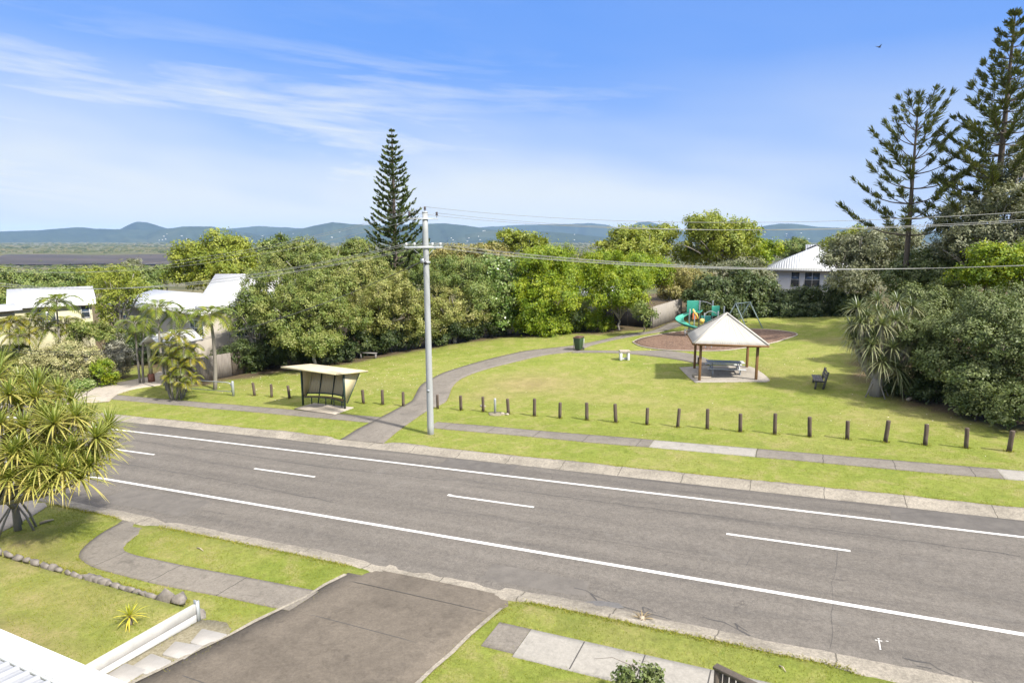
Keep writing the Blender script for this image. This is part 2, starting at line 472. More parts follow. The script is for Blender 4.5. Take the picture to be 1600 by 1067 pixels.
def mulch_material():
    m, t, b = nt('bark mulch')
    co = coords(t, world=True)
    vo = N(t, 'ShaderNodeTexVoronoi'); vo.inputs['Scale'].default_value = 9; t.links.new(co, vo.inputs['Vector'])
    n = noise(t, co, .7, 5)
    col = ramp(t, vo.outputs['Color'], [(.1, (.055, .030, .018)), (.5, (.125, .070, .043)), (.9, (.21, .14, .095))])
    col = mix(t, .4, col, ramp(t, n, [(.3, (.085, .048, .03)), (.7, (.165, .10, .065))]))
    t.links.new(col, b.inputs['Base Color']); b.inputs['Roughness'].default_value = .95
    bump(t, b, vo.outputs['Distance'], .8, .05)
    return m

def ribbed(name, c, period, axis=0, rough=.45, depth=.02, metal=0, var=.06, dirt=None):
    """ribs across an object axis"""
    m, t, b = nt(name)
    co = coords(t); sp = N(t, 'ShaderNodeSeparateXYZ'); t.links.new(co, sp.inputs[0])
    w = math_(t, 'SINE', math_(t, 'MULTIPLY', sp.outputs[axis], 2 * math.pi / period))
    n = noise(t, co, 1.2, 5)
    col = ramp(t, n, [(.3, vary(c, 1 - var)), (.7, vary(c, 1 + var))])
    if dirt: col = mix(t, ramp(t, noise(t, co, 2.5, 6, .7, .5), [(.45, (0,) * 3), (.7, (.8,) * 3)]), col, dirt)
    t.links.new(col, b.inputs['Base Color']); b.inputs['Roughness'].default_value = rough; b.inputs['Metallic'].default_value = metal
    bump(t, b, w, .6, depth)
    return m

def paint_material():
    m, t, b = nt('worn road paint')
    co = coords(t, world=True); n1 = noise(t, co, 9, 6, .75, .4); n2 = noise(t, co, 60, 3, .8); n3 = noise(t, co, .5, 3)
    w = ramp(t, math_(t, 'ADD', math_(t, 'MULTIPLY', n1, .6), math_(t, 'ADD', math_(t, 'MULTIPLY', n2, .3), math_(t, 'MULTIPLY', n3, .25))), [(.40, (1,) * 3), (.54, (0,) * 3)])
    c = mix(t, math_(t, 'MULTIPLY', w, .75), ramp(t, n3, [(.3, (.52, .51, .48)), (.7, (.64, .63, .60))]), (.16, .145, .125))
    t.links.new(c, b.inputs['Base Color']); b.inputs['Roughness'].default_value = .7
    bump(t, b, n2, .2, .01)
    return m
M = dict(
    lawn=lawn_material(), asphalt=asphalt_material(), mulch=mulch_material(),
    kerb=concrete_material('kerb concrete', (.232, .207, .168), 2.4, .5, agg=.8),
    path=concrete_material('old footpath concrete', (.165, .147, .124), 2.45, .3, agg=.55),
    path_plain=concrete_material('winding path concrete', (.155, .138, .117), None, .28, agg=.55),
    path_new=concrete_material('new footpath concrete', (.262, .245, .215), None, .14, agg=.3),
    drive=concrete_material('stained driveway concrete', (.116, .098, .078), None, .45, agg=.45),
    drive_far=concrete_material('pale driveway concrete', (.34, .30, .25), None, .15),
    pad=concrete_material('pale slab concrete', (.33, .29, .235), None, .2),
    slab=concrete_material('pavilion slab concrete', (.29, .26, .22), None, .35),
    paint=paint_material(),
    tar=mat('tar seam', (.050, .046, .042), .3, 8, .7, .1),
    patch=mat('fresh asphalt patch', (.10, .095, .092), .25, 6, .85, .3, fine=90),
    timber=mat('weathered bollard timber', (.085, .060, .043), .4, 3, .85, .4, (6, 6, .5), c2=(.15, .12, .09)),
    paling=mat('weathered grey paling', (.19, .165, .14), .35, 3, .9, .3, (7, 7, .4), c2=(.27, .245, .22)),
    sunlit_paling=mat('sunlit pale paling', (.26, .235, .20), .3, 3, .9, .3, (7, 7, .4), c2=(.33, .30, .27)),  # lighter copy of the paling, sunlight put into its colour
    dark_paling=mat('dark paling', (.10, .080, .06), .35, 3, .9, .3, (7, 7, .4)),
    black_paling=mat('charcoal fence board', (.030, .028, .030), .3, 3, .85, .2, (5, 5, .5)),
    brown_post=mat('stained pavilion post', (.175, .088, .032), .25, 3, .6, .2, (6, 6, .6)),
    grey_wood=mat('silvered hardwood', (.19, .175, .165), .3, 3, .8, .3, (1, 8, 8)),
    dark_wood=mat('dark aged bench wood', (.085, .078, .075), .4, 3, .75, .3, (1, 8, 8), c2=(.19, .18, .18)),
    galv=mat('galvanised steel', (.38, .40, .41), .1, 4, .45, .05, metal=.35),
    swing=mat('greenish painted steel', (.30, .37, .33), .12, 4, .5, .05),
    pole=mat('painted power pole', (.30, .31, .305), .14, 1.2, .6, .1, (3, 3, .5), c2=(.37, .38, .375)),
    white=mat('white paint', (.60, .60, .585), .04, 2, .5, .03),
    alu=mat('weathered aluminium slats', (.40, .41, .42), .08, 3, .4, .05, (1, 6, 6), metal=.2),
    sleeper_top=mat('stained concrete sleeper', (.40, .39, .365), .2, 3, .85, .15),
    sleeper=mat('pale concrete sleeper', (.46, .455, .44), .1, 3, .8, .1),
    render=mat('white render', (.56, .55, .53), .05, 1.5, .8, .1),
    cream=mat('cream render', (.42, .395, .25), .06, 1.5, .8, .1),
    beige=mat('beige weatherboard', (.34, .305, .25), .07, 1.5, .8, .1),
    cream_panel=mat('cream panel', (.56, .48, .30), .06, 1.5, .55, .04),
    roof_cream=mat('rust stained cream roof', (.52, .43, .29), .12, 1.6, .6, .05, c2=(.44, .28, .14)),
    dark_green=mat('dark green steel', (.022, .045, .037), .2, 4, .45, .05),
    seat_wood=mat('varnished slats', (.30, .20, .09), .25, 3, .6, .2, (1, 8, 8)),
    glass=mat('window glass', (.045, .065, .085), .3, 1.2, .08, 0, spec=.8),
    bin=mat('green bin plastic', (.030, .060, .028), .2, 3, .5, .05),
    bin_lid=mat('dull red lid', (.10, .055, .035), .2, 3, .5, .05),
    teal=mat('green play plastic', (.035, .26, .185), .12, 2, .4, .03, c2=(.06, .36, .27)),
    teal_dark=mat('deep green play plastic', (.015, .13, .115), .15, 2, .4, .03),
    orange=mat('orange play plastic', (.48, .13, .035), .12, 2, .45, .03),
    yellow=mat('yellow play plastic', (.62, .45, .10), .1, 2, .45, .03),
    black=mat('black plastic', (.018, .018, .018), .2, 4, .5, .03),
    wire=mat('aluminium wire', (.30, .30, .28), .08, 4, .5, 0),
    wire_dark=mat('black cable', (.055, .055, .055), .1, 4, .6, 0),
    insul=mat('brown porcelain', (.06, .045, .04), .2, 4, .25, 0),
    white_insul=mat('pale porcelain', (.62, .62, .60), .05, 4, .3, 0),
    stone=mat('edging stone', (.17, .15, .13), .45, 5, .9, .5, c2=(.30, .28, .26), fine=25),
    paver=mat('sandstone paver', (.27, .255, .235), .18, 2.5, .9, .2, c2=(.33, .32, .30)),
    gravel=mat('gravel bed', (.20, .175, .11), .5, 14, .95, .8, c2=(.30, .27, .21), fine=45, world=True),
    bark=mat('grey bark', (.165, .14, .115), .35, 4, .9, .5, (3, 3, .7), c2=(.26, .235, .20)),
    pale_bark=mat('pale bark', (.24, .215, .18), .25, 4, .85, .35, (2, 2, .6), c2=(.33, .30, .265)),
    dark_bark=mat('pine bark', (.085, .066, .052), .3, 5, .9, .4, (2, 2, 1)),
    palm_bark=mat('ringed palm trunk', (.19, .17, .14), .2, 3, .85, .3, (1, 1, 8)),
    deadwood=mat('dry fallen wood', (.36, .30, .22), .3, 5, .9, .4, (4, 4, 1)),
    pillar=mat('brick pier', (.24, .10, .065), .3, 10, .9, .3),
    hill=None,
)
M['white_roof'] = ribbed('white roof sheeting', (.60, .60, .60), .26, 0, .5, .02)
M['grey_roof'] = ribbed('pale grey roof sheeting', (.46, .47, .48), .26, 0, .5, .02)
M['pav_roof_'] = ribbed('pavilion corrugated sheeting', (.56, .53, .48), .15, 0, .55, .02, var=.05)
M['own_roof'] = mat('bright white roof steel', (.54, .54, .54), .02, 2, .45, 0)
M['corr_cream'] = ribbed('corrugated cream screen', (.52, .44, .28), .12, 0, .55, .02)
# ------------------------------------------------------------------ the ground and the road
def axis(lo, a, b, hi, step, extra=(), g=1.16):
    core = list(np.arange(a, b + 1e-6, step))
    left, x, s = [], a, step
    while x > lo: s *= g; x -= s; left.append(x)
    right, x, s = [], b, step
    while x < hi: s *= g; x += s; right.append(x)
    arr = np.array(left[::-1] + core + right + list(extra))
    arr = np.unique(np.round(arr, 4))
    keep = [arr[0]]
    ex = np.array(extra) if len(extra) else np.array([1e9])
    for q in arr[1:]:
        if q - keep[-1] < .02:
            if np.min(abs(ex - q)) < 1e-6: keep[-1] = q
            continue
        keep.append(q)
    return np.array(keep)

def inpoly(u, v, poly):
    u = np.asarray(u); v = np.asarray(v); r = np.zeros(u.shape, bool)
    n = len(poly); j = n - 1
    for i in range(n):
        xi, yi = poly[i][0], poly[i][1]; xj, yj = poly[j][0], poly[j][1]
        c = ((yi > v) != (yj > v)) & (u < (xj - xi) * (v - yi) / ((yj - yi) if yj != yi else 1e-12) + xi)
        r ^= c; j = i
    return r
def poly_dist(u, v, poly):
    u = np.asarray(u, float); v = np.asarray(v, float); d = np.full(u.shape, 1e9); n = len(poly)
    for i in range(n):
        a = np.array(poly[i][:2]); b = np.array(poly[(i + 1) % n][:2]); ab = b - a
        t = np.clip(((u - a[0]) * ab[0] + (v - a[1]) * ab[1]) / (ab @ ab + 1e-9), 0, 1)
        d = np.minimum(d, np.hypot(u - a[0] - t * ab[0], v - a[1] - t * ab[1]))
    return np.where(inpoly(u, v, poly), d, -d)

LAWN_BACK = [G(*p)[:2] for p in ((300, 603), (365, 592), (430, 583), (520, 570), (600, 557), (690, 541), (760, 529), (830, 525), (930, 521), (1010, 515))]
LAWN = [(-70, 23.9), (-70, 33)] + [tuple(G(*p)[:2]) for p in ((150, 606), (192, 590), (200, 572), (238, 566), (243, 590), (285, 606))] + [tuple(p) for p in LAWN_BACK] + [(-9, 67), (0, 70), (8, 68), (13, 58)] + \
       [tuple(G(*p)[:2]) for p in ((1340, 540), (1352, 590), (1385, 618), (1470, 640), (1600, 672))] + [(25, 34), (45, 34), (45, 23.9)]
AU = axis(-11000, -80, 45, 9000, .8, (-13.06, -13.0, -12.9))
AV = axis(-300, 4, 72, 15000, .7, (9.84, 9.93, 10.02, 13.62, 13.70, 23.86, 23.93))
UU, VV = np.meshgrid(AU, AV, indexing='ij')
ZZ = T(UU, VV)
inside = (VV > 30) & (UU > -75) & (UU < 45)
pd = poly_dist(UU, VV, LAWN)
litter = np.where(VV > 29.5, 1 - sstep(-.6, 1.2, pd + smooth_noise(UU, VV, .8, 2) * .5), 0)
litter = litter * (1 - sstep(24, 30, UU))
dry = np.zeros_like(UU)
def patch(px, py, ru, rv, k):
    c = G(px, py); q = ((UU - c[0]) / ru) ** 2 + ((VV - c[1]) / rv) ** 2
    np.maximum(dry, k * np.exp(-q), out=dry)
patch(830, 600, 3.4, 2.6, .95); patch(760, 618, 2.5, 1.5, .6); patch(1000, 590, 3, 2, .25)
patch(40, 850, 1.6, .6, .8); patch(60, 880, 2.2, .9, .55); patch(110, 795, 2.5, .8, .4)
patch(1500, 655, 3.5, 1.2, .5); patch(1330, 655, 3, 1.2, .3); patch(1300, 530, 2.4, .8, .6)
patch(930, 985, 1.5, .5, .35); patch(1000, 960, .8, .35, .9); patch(20, 985, 3, .4, .8); patch(1060, 650, 6, .5, .3); patch(700, 600, 3, 3, .3); patch(930, 620, 4, 1.2, .4); patch(1150, 640, 5, 1.0, .35); patch(560, 600, 4, 2, .35); patch(400, 605, 3, 1, .35); patch(1240, 580, 4, 3, .25); patch(120, 940, 2, 1, .5); patch(300, 850, 2, .5, .3)
far = np.maximum(sstep(95, 170, VV), sstep(120, 200, -UU)); far = np.maximum(far, sstep(150, 300, UU))
mb = MB(); mb.grid(np.stack([UU, VV, ZZ], -1))
ground = structure(mb.build('ground', M['lawn'], smooth=True))
for nm, arr in (('litter', litter), ('dry', dry), ('far', far)):
    at = ground.data.attributes.new(nm, 'FLOAT', 'POINT'); at.data.foreach_set('value', arr.astype(np.float32).ravel())

# road: a cambered sheet
ru = axis(-400, -75, 45, 400, 1.0); rv = np.linspace(14.0, 23.36, 24)
RU, RV = np.meshgrid(ru, rv, indexing='ij')
def road_z(u, v):
    return base_h(u, 18.0) + .045 * (1 - ((np.asarray(v) - 18.7) / 4.7) ** 2)
mb = MB(); mb.grid(np.stack([RU, RV, road_z(RU, RV)], -1)); road = structure(mb.build('road', M['asphalt'], smooth=True))

def stripe(mb, u0, u1, v0, v1, lift=.004, wob=0, n=None):
    n = n or max(2, int(abs(u1 - u0) / 1.0) + 1)
    uu = np.linspace(u0, u1, n); w = wob * smooth_noise(uu, uu * 0, 1.3, v0)
    P = np.stack([np.stack([uu, np.full(n, v0) + w, road_z(uu, v0) + lift], -1), np.stack([uu, np.full(n, v1) + w, road_z(uu, v1) + lift], -1)], 0)
    mb.grid(P)
mb = MB()
stripe(mb, -120, 60, 16.19, 16.33); stripe(mb, -120, 60, 21.75, 21.88)
for k in range(-9, 6):
    stripe(mb, -1.62 + 9.62 * k, 1.70 + 9.62 * k, 19.20, 19.31)
p = G(706, 775); stripe(mb, -11.35, -11.2, 19.22, 19.36)
# painted survey mark
c = A(1374, 1000, 13.9); c = (2.02, 14.85)
mk = MB()
def dab(du, dv, su, sv):
    mb.grid(np.array([[[c[0] + du - su, c[1] + dv - sv, 0], [c[0] + du + su, c[1] + dv - sv, 0]], [[c[0] + du - su, c[1] + dv + sv, 0], [c[0] + du + su, c[1] + dv + sv, 0]]]) + np.array([0, 0, 1]) * 0)
    P = mb.v[-1]; P[:, 2] = road_z(P[:, 0], P[:, 1]) + .004
dab(0, 0, .013, .15); dab(0, .185, .02, .014); dab(-.05, .11, .024, .013); dab(.045, .115, .02, .013); dab(.16, .15, .026, .009); dab(0, -.2, .016, .02)
paint = structure(mb.build('road_marking', M['paint']))

def crackline(mb, pts, w=.02):
    pts = np.array(pts, float); q = []
    for a, b in zip(pts[:-1], pts[1:]):
        n = max(2, int(np.hypot(*(b - a)) / .35))
        for k in range(n): q.append(a + (b - a) * k / n)
    q.append(pts[-1]); q = np.array(q)
    q[1:-1] += rng.normal(0, .028, (len(q) - 2, 2))
    d = np.gradient(q, axis=0); d /= np.linalg.norm(d, axis=1)[:, None] + 1e-9
    nn = np.stack([-d[:, 1], d[:, 0]], -1); ww = (w * rng.uniform(.35, 1.2, len(q)))[:, None] / 2
    L, Rr = q + nn * ww, q - nn * ww
    P = np.stack([np.column_stack([L, road_z(L[:, 0], L[:, 1]) + .003]), np.column_stack([Rr, road_z(Rr[:, 0], Rr[:, 1]) + .003])], 0)
    mb.grid(P)
mb = MB()
crackline(mb, [(-75, 20.75), (-40, 20.7), (-25, 20.6), (-18, 20.35), (-12, 20.62)], .03)
crackline(mb, [(-9, 20.5), (-4, 20.45), (2, 20.52), (8, 20.4)], .03)
crackline(mb, [(-29, 17.9), (-20, 17.7), (-15, 17.35)], .03); crackline(mb, [(-7, 17.6), (1.5, 17.45)], .012)
def R2(px, py):
    r, y = ray(px, py); t_ = (float(base_h(0, 18)) - CAMZ) / r[2]
    for _ in range(40):
        z = float(road_z(r[0] * t_, r[1] * t_)); t_ = .5 * t_ + .5 * (z - CAMZ) / r[2]
    return (r[0] * t_, r[1] * t_)
def pxcrack(l, w): crackline(mb, [R2(*p) for p in l], w)
pxcrack([(897, 918), (930, 930), (960, 943), (1005, 956), (1050, 968)], .035); pxcrack([(923, 927), (934, 940)], .04)
pxcrack([(1004, 948), (1006, 953), (1025, 957)], .04); pxcrack([(1004, 948), (1020, 954)], .03)
pxcrack([(1098, 964), (1130, 973), (1165, 988)], .03); pxcrack([(1148, 973), (1152, 982), (1172, 993)], .05); pxcrack([(1148, 973), (1168, 986)], .03)
pxcrack([(1410, 1027), (1450, 1035), (1490, 1055)], .04); pxcrack([(1432, 1040), (1455, 1044)], .06)
pxcrack([(1405, 802), (1440, 800), (1480, 797), (1530, 804)], .03)
pxcrack([(1308, 862), (1305, 890), (1301, 945), (1297, 1012)], .012); pxcrack([(1318, 795), (1314, 815)], .012); pxcrack([(1170, 890), (1150, 915), (1145, 928)], .012); pxcrack([(1185, 855), (1165, 885)], .012)
pxcrack([(250, 665), (300, 668), (290, 672), (340, 672)], .03); pxcrack([(520, 692), (560, 700), (520, 690)], .03)
seam = mb.build('tar_seam', M['tar'], road)
mb = MB()
q = [R2(*p) for p in ((900, 941), (935, 938.5), (966, 942), (976, 950), (945, 953), (912, 950))]
cc = np.mean(q, 0); ring = np.array([(a[0], a[1]) for a in q])
ring = np.vstack([ring, ring[:1]])
P = np.stack([np.column_stack([ring, road_z(ring[:, 0], ring[:, 1]) + .012]), np.column_stack([np.repeat(cc[None], len(ring), 0), np.full(len(ring), float(road_z(*cc)) + .03)])], 0)
mb.grid(P); mb.build('asphalt_patch', M['patch'], road)
def reinst(u0, u1, v0, v1, m):
    mb = MB(); uu = np.linspace(u0, u1, 30); rows = []
    for f in np.linspace(0, 1, 5):
        vv = v0 + (v1 - v0) * f + .04 * smooth_noise(uu, uu * 0 + f, 1.1, v0); rows.append(np.column_stack([uu + .05 * smooth_noise(vv, vv, 2, u0), vv, road_z(uu, vv) + .0025]))
    mb.grid(np.stack(rows, 0)); mb.build('asphalt_patch', m, road)
M['repair'] = mat('older asphalt repair', (.112, .100, .087), .3, 2.2, .9, .2, c2=(.142, .127, .110), fine=18, world=True)
M['repair_dark'] = mat('darker asphalt repair', (.088, .079, .070), .3, 2.2, .9, .2, c2=(.118, .106, .093), fine=18, world=True)
reinst(-13.5, -10.2, 22.0, 23.1, M['repair_dark']); reinst(-24, -19.5, 14.5, 15.9, M['repair']); reinst(3.0, 9, 21.95, 23.1, M['repair_dark']); reinst(-7.5, -4.6, 14.4, 15.2, M['repair'])

# kerbs
def kerb(prof, cut, name, m, seed):
    ku = axis(-300, -75, 45, 300, .3)
    rows = []
    rr = np.random.default_rng(seed)
    chip = np.repeat(rr.random(len(ku) // 8 + 1), 8)[:len(ku)]
    for v, z, mov in prof:
        h = z * (1 - cut(ku) * .82)
        wob = mov * (smooth_noise(ku, ku * 0 + v, .9, seed) * .02 + rr.normal(0, .008, len(ku)) + (chip > .8) * .035)
        rows.append(np.stack([ku, v + wob, base_h(ku, 18.0) + h + wob * .35], -1))
    mb = MB(); mb.grid(np.stack(rows, 0)); return structure(mb.build(name, m))
zr = .0
kerb([(14.22, -.03, 0), (14.16, .012, 1), (13.95, .02, .3), (13.86, .05, .3), (13.74, .125, .5), (13.58, .13, 1), (13.54, .02, 0)], lambda u: kerb_cut(u, 14), 'kerb', M['kerb'], 3)
kerb([(23.16, -.03, 0), (23.2, .012, 1), (23.5, .016, .3), (23.62, .06, .3), (23.72, .115, .5), (23.98, .122, 1), (24.04, .0, 0)],
     lambda u: sstep(-20.8, -20.2, u) * (1 - sstep(-17.6, -17.0, u)), 'kerb', M['kerb'], 5)

HARD = []       # outlines that grass keeps off
def resample(pts, step):
    pts = np.array(pts, float); out_ = []
    n = len(pts)
    for i in range(n - 1):
        p0, p1, p2, p3 = pts[max(i - 1, 0)], pts[i], pts[i + 1], pts[min(i + 2, n - 1)]
        k = max(2, int(np.linalg.norm(p2 - p1) / step))
        for j in range(k):
            t_ = j / k
            out_.append(.5 * ((2 * p1) + (-p0 + p2) * t_ + (2 * p0 - 5 * p1 + 4 * p2 - p3) * t_ ** 2 + (-p0 + 3 * p1 - 3 * p2 + p3) * t_ ** 3))
    out_.append(pts[-1]); return np.array(out_)
def even(pts, n):
    d = np.concatenate([[0], np.cumsum(np.linalg.norm(np.diff(pts, axis=0), axis=1))])
    s = np.linspace(0, d[-1], n); return np.stack([np.interp(s, d, pts[:, k]) for k in range(pts.shape[1])], -1)
def sheet(left, right, lift, name, m, parent=None, zf=None, n=None, cross=7):
    """draped strip between two edges, with sides that go into the ground"""
    left = np.array(left)[:, :2]; right = np.array(right)[:, :2]
    if n is None: n = max(8, int(max(np.linalg.norm(np.diff(left, axis=0), axis=1).sum(), 4) / .35))
    L, Rr = even(resample(left, .3), n), even(resample(right, .3), n)
    HARD.append(np.vstack([L, Rr[::-1]]))
    rows = [np.column_stack([L, (zf or T)(L[:, 0], L[:, 1]) - .12])]
    for k in range(cross):
        f = k / (cross - 1); q = L * (1 - f) + Rr * f
        rows.append(np.column_stack([q, (zf or T)(q[:, 0], q[:, 1]) + lift]))
    rows.append(np.column_stack([Rr, (zf or T)(Rr[:, 0], Rr[:, 1]) - .12]))
    mb = MB(); mb.grid(np.stack(rows, 0)); return structure(mb.build(name, m, parent))
def fan(outline, lift, name, m, zf=None, rings=10):
    o = np.array(outline)[:, :2]; o = resample(np.vstack([o, o[:1]]), .5); HARD.append(o)
    c0 = o[:-1].mean(0); rows = [np.column_stack([o, (zf or T)(o[:, 0], o[:, 1]) - .1])]
    for k in range(rings):
        f = k / (rings - 1); q = o * (1 - f) + c0 * f * .999 + o * f * .001
        rows.append(np.column_stack([q, (zf or T)(q[:, 0], q[:, 1]) + lift]))
    mb = MB(); mb.grid(np.stack(rows, 0)); return structure(mb.build(name, m))

# far footpath in old and new lengths (butted end to end)
def fp(u0, u1, m, v0=26.72, v1=27.82):
    n = max(3, int((u1 - u0) / 1.2)); uu = np.linspace(u0, u1, n)
    sheet(np.column_stack([uu, np.full(n, v0) + .03 * smooth_noise(uu, 0 * uu, .6, 1)]), np.column_stack([uu, np.full(n, v1) + .03 * smooth_noise(uu, 0 * uu, .6, 4)]), .022, 'footpath', m)
fp(-90, -19.5, M['path']); fp(-16.9, -5.64, M['path']); fp(-5.63, -1.32, M['path_new']); fp(-1.31, 6.9, M['path']); fp(6.91, 40, M['path_new'])
# winding park path
Lp = [(545.5, 684), (590, 655), (628, 635), (643, 627), (649, 617), (658, 602), (676, 591), (698.6, 580.7), (754, 564), (800, 553), (825, 548), (896, 540), (942, 531), (982, 522), (1018, 517), (1043, 506), (1050, 504)]
Rp = [(600, 689), (663, 645), (693.5, 630), (701, 620), (707, 605), (721, 592), (754, 579), (800, 567), (850, 555.5), (898, 549), (925, 540), (962, 531), (1002, 523.5), (1034, 518.5), (1062, 510), (1068, 505)]
wl = [np.array([-20.1, 23.97])] + [G(*p)[:2] for p in Lp[1:]]; wr = [np.array([-17.6, 23.97])] + [G(*p)[:2] for p in Rp[1:]]
sheet(wl, wr, .034, 'path', M['path_plain'])
bl = [G(*p)[:2] for p in ((893, 551.5), (962, 552), (1028, 558), (1078, 566), (1101, 573))]
br = [G(*p)[:2] for p in ((905, 548), (990, 549), (1040, 548.5), (1086, 555), (1115, 566))]
sheet(bl, br, .046, 'path', M['path_plain'])
# play area bed with a thin pale edging
bed = [G(*p) for p in ((988.5, 535), (1002, 529), (1035, 522.5), (1070, 518), (1120, 515), (1186, 515), (1225, 518), (1246, 523), (1225, 531), (1204, 537), (1144, 547), (1103, 549), (1041, 547.5), (1003, 542))]
fan(bed, .055, 'mulch_bed', M['mulch'])
o = np.array([b_[:2] for b_ in bed]); o = resample(np.vstack([o, o[:1]]), .5)
mb = MB(); mb.tube(np.column_stack([o, T(o[:, 0], o[:, 1]) + .03]), .055, 6, False); structure(mb.build('path_edging', M['pad']))
# driveway of the house one stands above
def drive_z(u, v):
    v = np.asarray(v, float)
    return base_h(u, v) + .14 - .115 * sstep(12.4, 13.75, v)
vs = np.linspace(13.80, -6, 30)
lo, hi = driveway_edges(np.clip(vs, 7.5, 14)); lo = lo + .25 * (sstep(13.2, 13.9, vs)) * -1; hi = hi + .35 * sstep(13.0, 13.9, vs)
Ld, Rd = np.column_stack([lo, vs]), np.column_stack([hi, vs])
HARD.append(np.vstack([Ld, Rd[::-1]]))
rows = [np.column_stack([Ld, drive_z(lo, vs) - .25])]
for k in range(9):
    q = Ld * (1 - k / 8) + Rd * k / 8; w_ = abs(k / 4 - 1) ** 3
    rows.append(np.column_stack([q, drive_z(q[:, 0], q[:, 1]) * (1 - w_) + np.maximum(T(q[:, 0], q[:, 1]) + .022, drive_z(q[:, 0], q[:, 1]) - .03) * w_]))
rows.append(np.column_stack([Rd, drive_z(hi, vs) - .25]))
mb = MB(); mb.grid(np.stack(rows, 0)); drive = structure(mb.build('driveway', M['drive']))
mb = MB()
for vv in (12.88, 11.15, 8.2):
    a, b = driveway_edges(max(vv, 7.5)); uu = np.linspace(a + .03, b - .03, 12); P = []
    for dv in (-.011, .011): P.append(np.column_stack([uu, np.full(12, vv + dv) - .01 * (uu - a), drive_z(uu, vv + dv) + .004 - .02 * abs((uu - uu.mean()) / (uu[-1] - uu.mean())) ** 4]))
    mb.grid(np.stack(P, 0))
mb.build('expansion_joint', M['tar'], drive)
for e, sg in ((Ld, -1), (Rd, 1)):   # pale worn concrete border
    k = e[:, 1] < 13.3; e = e[k]; wob = .05 * smooth_noise(e[:, 1], e[:, 1] * 0, 2.3, sg)
    P = []
    for off in (-.03, .075):
        q = e + np.column_stack([np.full(len(e), sg * (off - .04)) + (wob if off > 0 else wob * .5), np.zeros(len(e))]); P.append(np.column_stack([q, np.maximum(T(q[:, 0], q[:, 1]) + .034, drive_z(q[:, 0], q[:, 1]) - .012)]))
    mb = MB(); mb.grid(np.stack(P, 0)); mb.build('border', M['kerb'], drive)
# curved path at lower left and path at lower right
ol = [(202, 812), (161, 832), (134.5, 852), (122.5, 868.8), (140, 883.6), (161, 891), (242, 912), (350, 933), (452, 955)]
il = [(246, 823), (210, 839), (193, 854), (194, 861), (205, 866), (223, 870.5), (296, 886), (400, 905.5), (500, 925)]
def path_z(u, v):
    return T(u, v)
sheet([G(*p)[:2] for p in ol], [G(*p)[:2] for p in il], .03, 'footpath', M['path'], cross=9)
uu = np.linspace(-6.0, -5.2, 4); sheet(np.column_stack([uu, uu * 0 + 11.55]), np.column_stack([uu, uu * 0 + 12.5]), .03, 'footpath', M['path'])
uu = np.linspace(-5.19, 14, 20); sheet(np.column_stack([uu, uu * 0 + 11.45]), np.column_stack([uu, uu * 0 + 12.5]), .03, 'footpath', M['path_new'])
mb = MB()
for u_ in np.arange(-3.9, 14, 1.35):
    mb.grid(np.array([[[u_ + dx, vv, float(T(u_, vv)) + .035] for vv in (11.47, 12.0, 12.48)] for dx in (-.012, .012)]))
structure(mb.build('path_joint', M['tar']))
# concrete crossing to the right
uu = np.linspace(1.9, 14, 12); sheet(np.column_stack([uu, 12.62 + 0 * uu]), np.column_stack([uu, 13.6 - .95 * (1 - sstep(1.9, 3.4, uu))]), .03, 'driveway', M['path_new'])
# driveway and lawn edge of the neighbours on the left
a = [(60, 640), (100, 622), (150, 605), (205, 594), (235, 588), (248, 580)]
b = [(170, 628), (185, 616), (215, 607), (250, 602), (275, 596), (290, 588)]
sheet([G(*p)[:2] for p in a], [G(*p)[:2] for p in b], .03, 'driveway', M['drive_far'])
sheet([G(*p)[:2] for p in ((20, 785), (-40, 800), (-120, 830))], [G(*p)[:2] for p in ((92, 787), (40, 812), (-40, 850))], .03, 'driveway', M['drive_far'])

# ------------------------------------------------------------------ hills far behind
def hill_mat():
    m, t, b = nt('forested hill')
    co = coords(t, world=True); n1 = noise(t, co, .0012, 6, .6); n2 = noise(t, co, .012, 6, .75)
    c_ = ramp(t, n1, [(.3, (.022, .032, .020)), (.55, (.035, .048, .026)), (.75, (.06, .068, .036))])
    c_ = mix(t, .6, c_, ramp(t, n2, [(.3, (.3,) * 3), (.7, (.75,) * 3)]), 'OVERLAY')
    t.links.new(c_, b.inputs['Base Color']); b.inputs['Roughness'].default_value = 1; b.inputs['Specular IOR Level'].default_value = 0
    return m
M['hill'] = hill_mat()
def ridge(sil, d, depth, seed):
    sil = np.array(sil, float); px = np.arange(sil[0, 0], sil[-1, 0] + 1, 2.5)
    py = np.interp(px, sil[:, 0], sil[:, 1])
    rr = np.random.default_rng(seed)
    for s_ in (20, 9, 4): py = py + np.interp(px, np.arange(px[0], px[-1] + s_, s_), rr.normal(0, .045 * s_ ** .6, len(np.arange(px[0], px[-1] + s_, s_))))
    top = np.array([A(x, y, d) for x, y in zip(px, py)])
    rows = []
    dirs = top[:, :2] / np.linalg.norm(top[:, :2], axis=1)[:, None]
    H_ = np.maximum(top[:, 2] - PLAIN, 5)
    ts = np.concatenate([np.linspace(-1, 0, 12), np.linspace(.15, 1, 6)])
    for t_ in ts:
        prof = (1 - abs(t_)) ** 1.25
        sp = smooth_noise(px * .05 + t_ * 1.3, px * 0 + t_ * 2, 1.0, seed) * .16 * (1 - abs(t_)) * abs(t_) * 4
        hh = H_ * np.clip(prof + sp * .5, 0, 1) - 12 * (abs(t_) > .98)
        sh = depth * t_ * (1 + .25 * smooth_noise(px * .03, px * 0, 1, seed + 4))
        rows.append(np.column_stack([top[:, :2] + dirs * sh[:, None], PLAIN + hh]))
    mb = MB(); mb.grid(np.stack(rows, 0)); return structure(mb.build('hill', M['hill'], smooth=True))
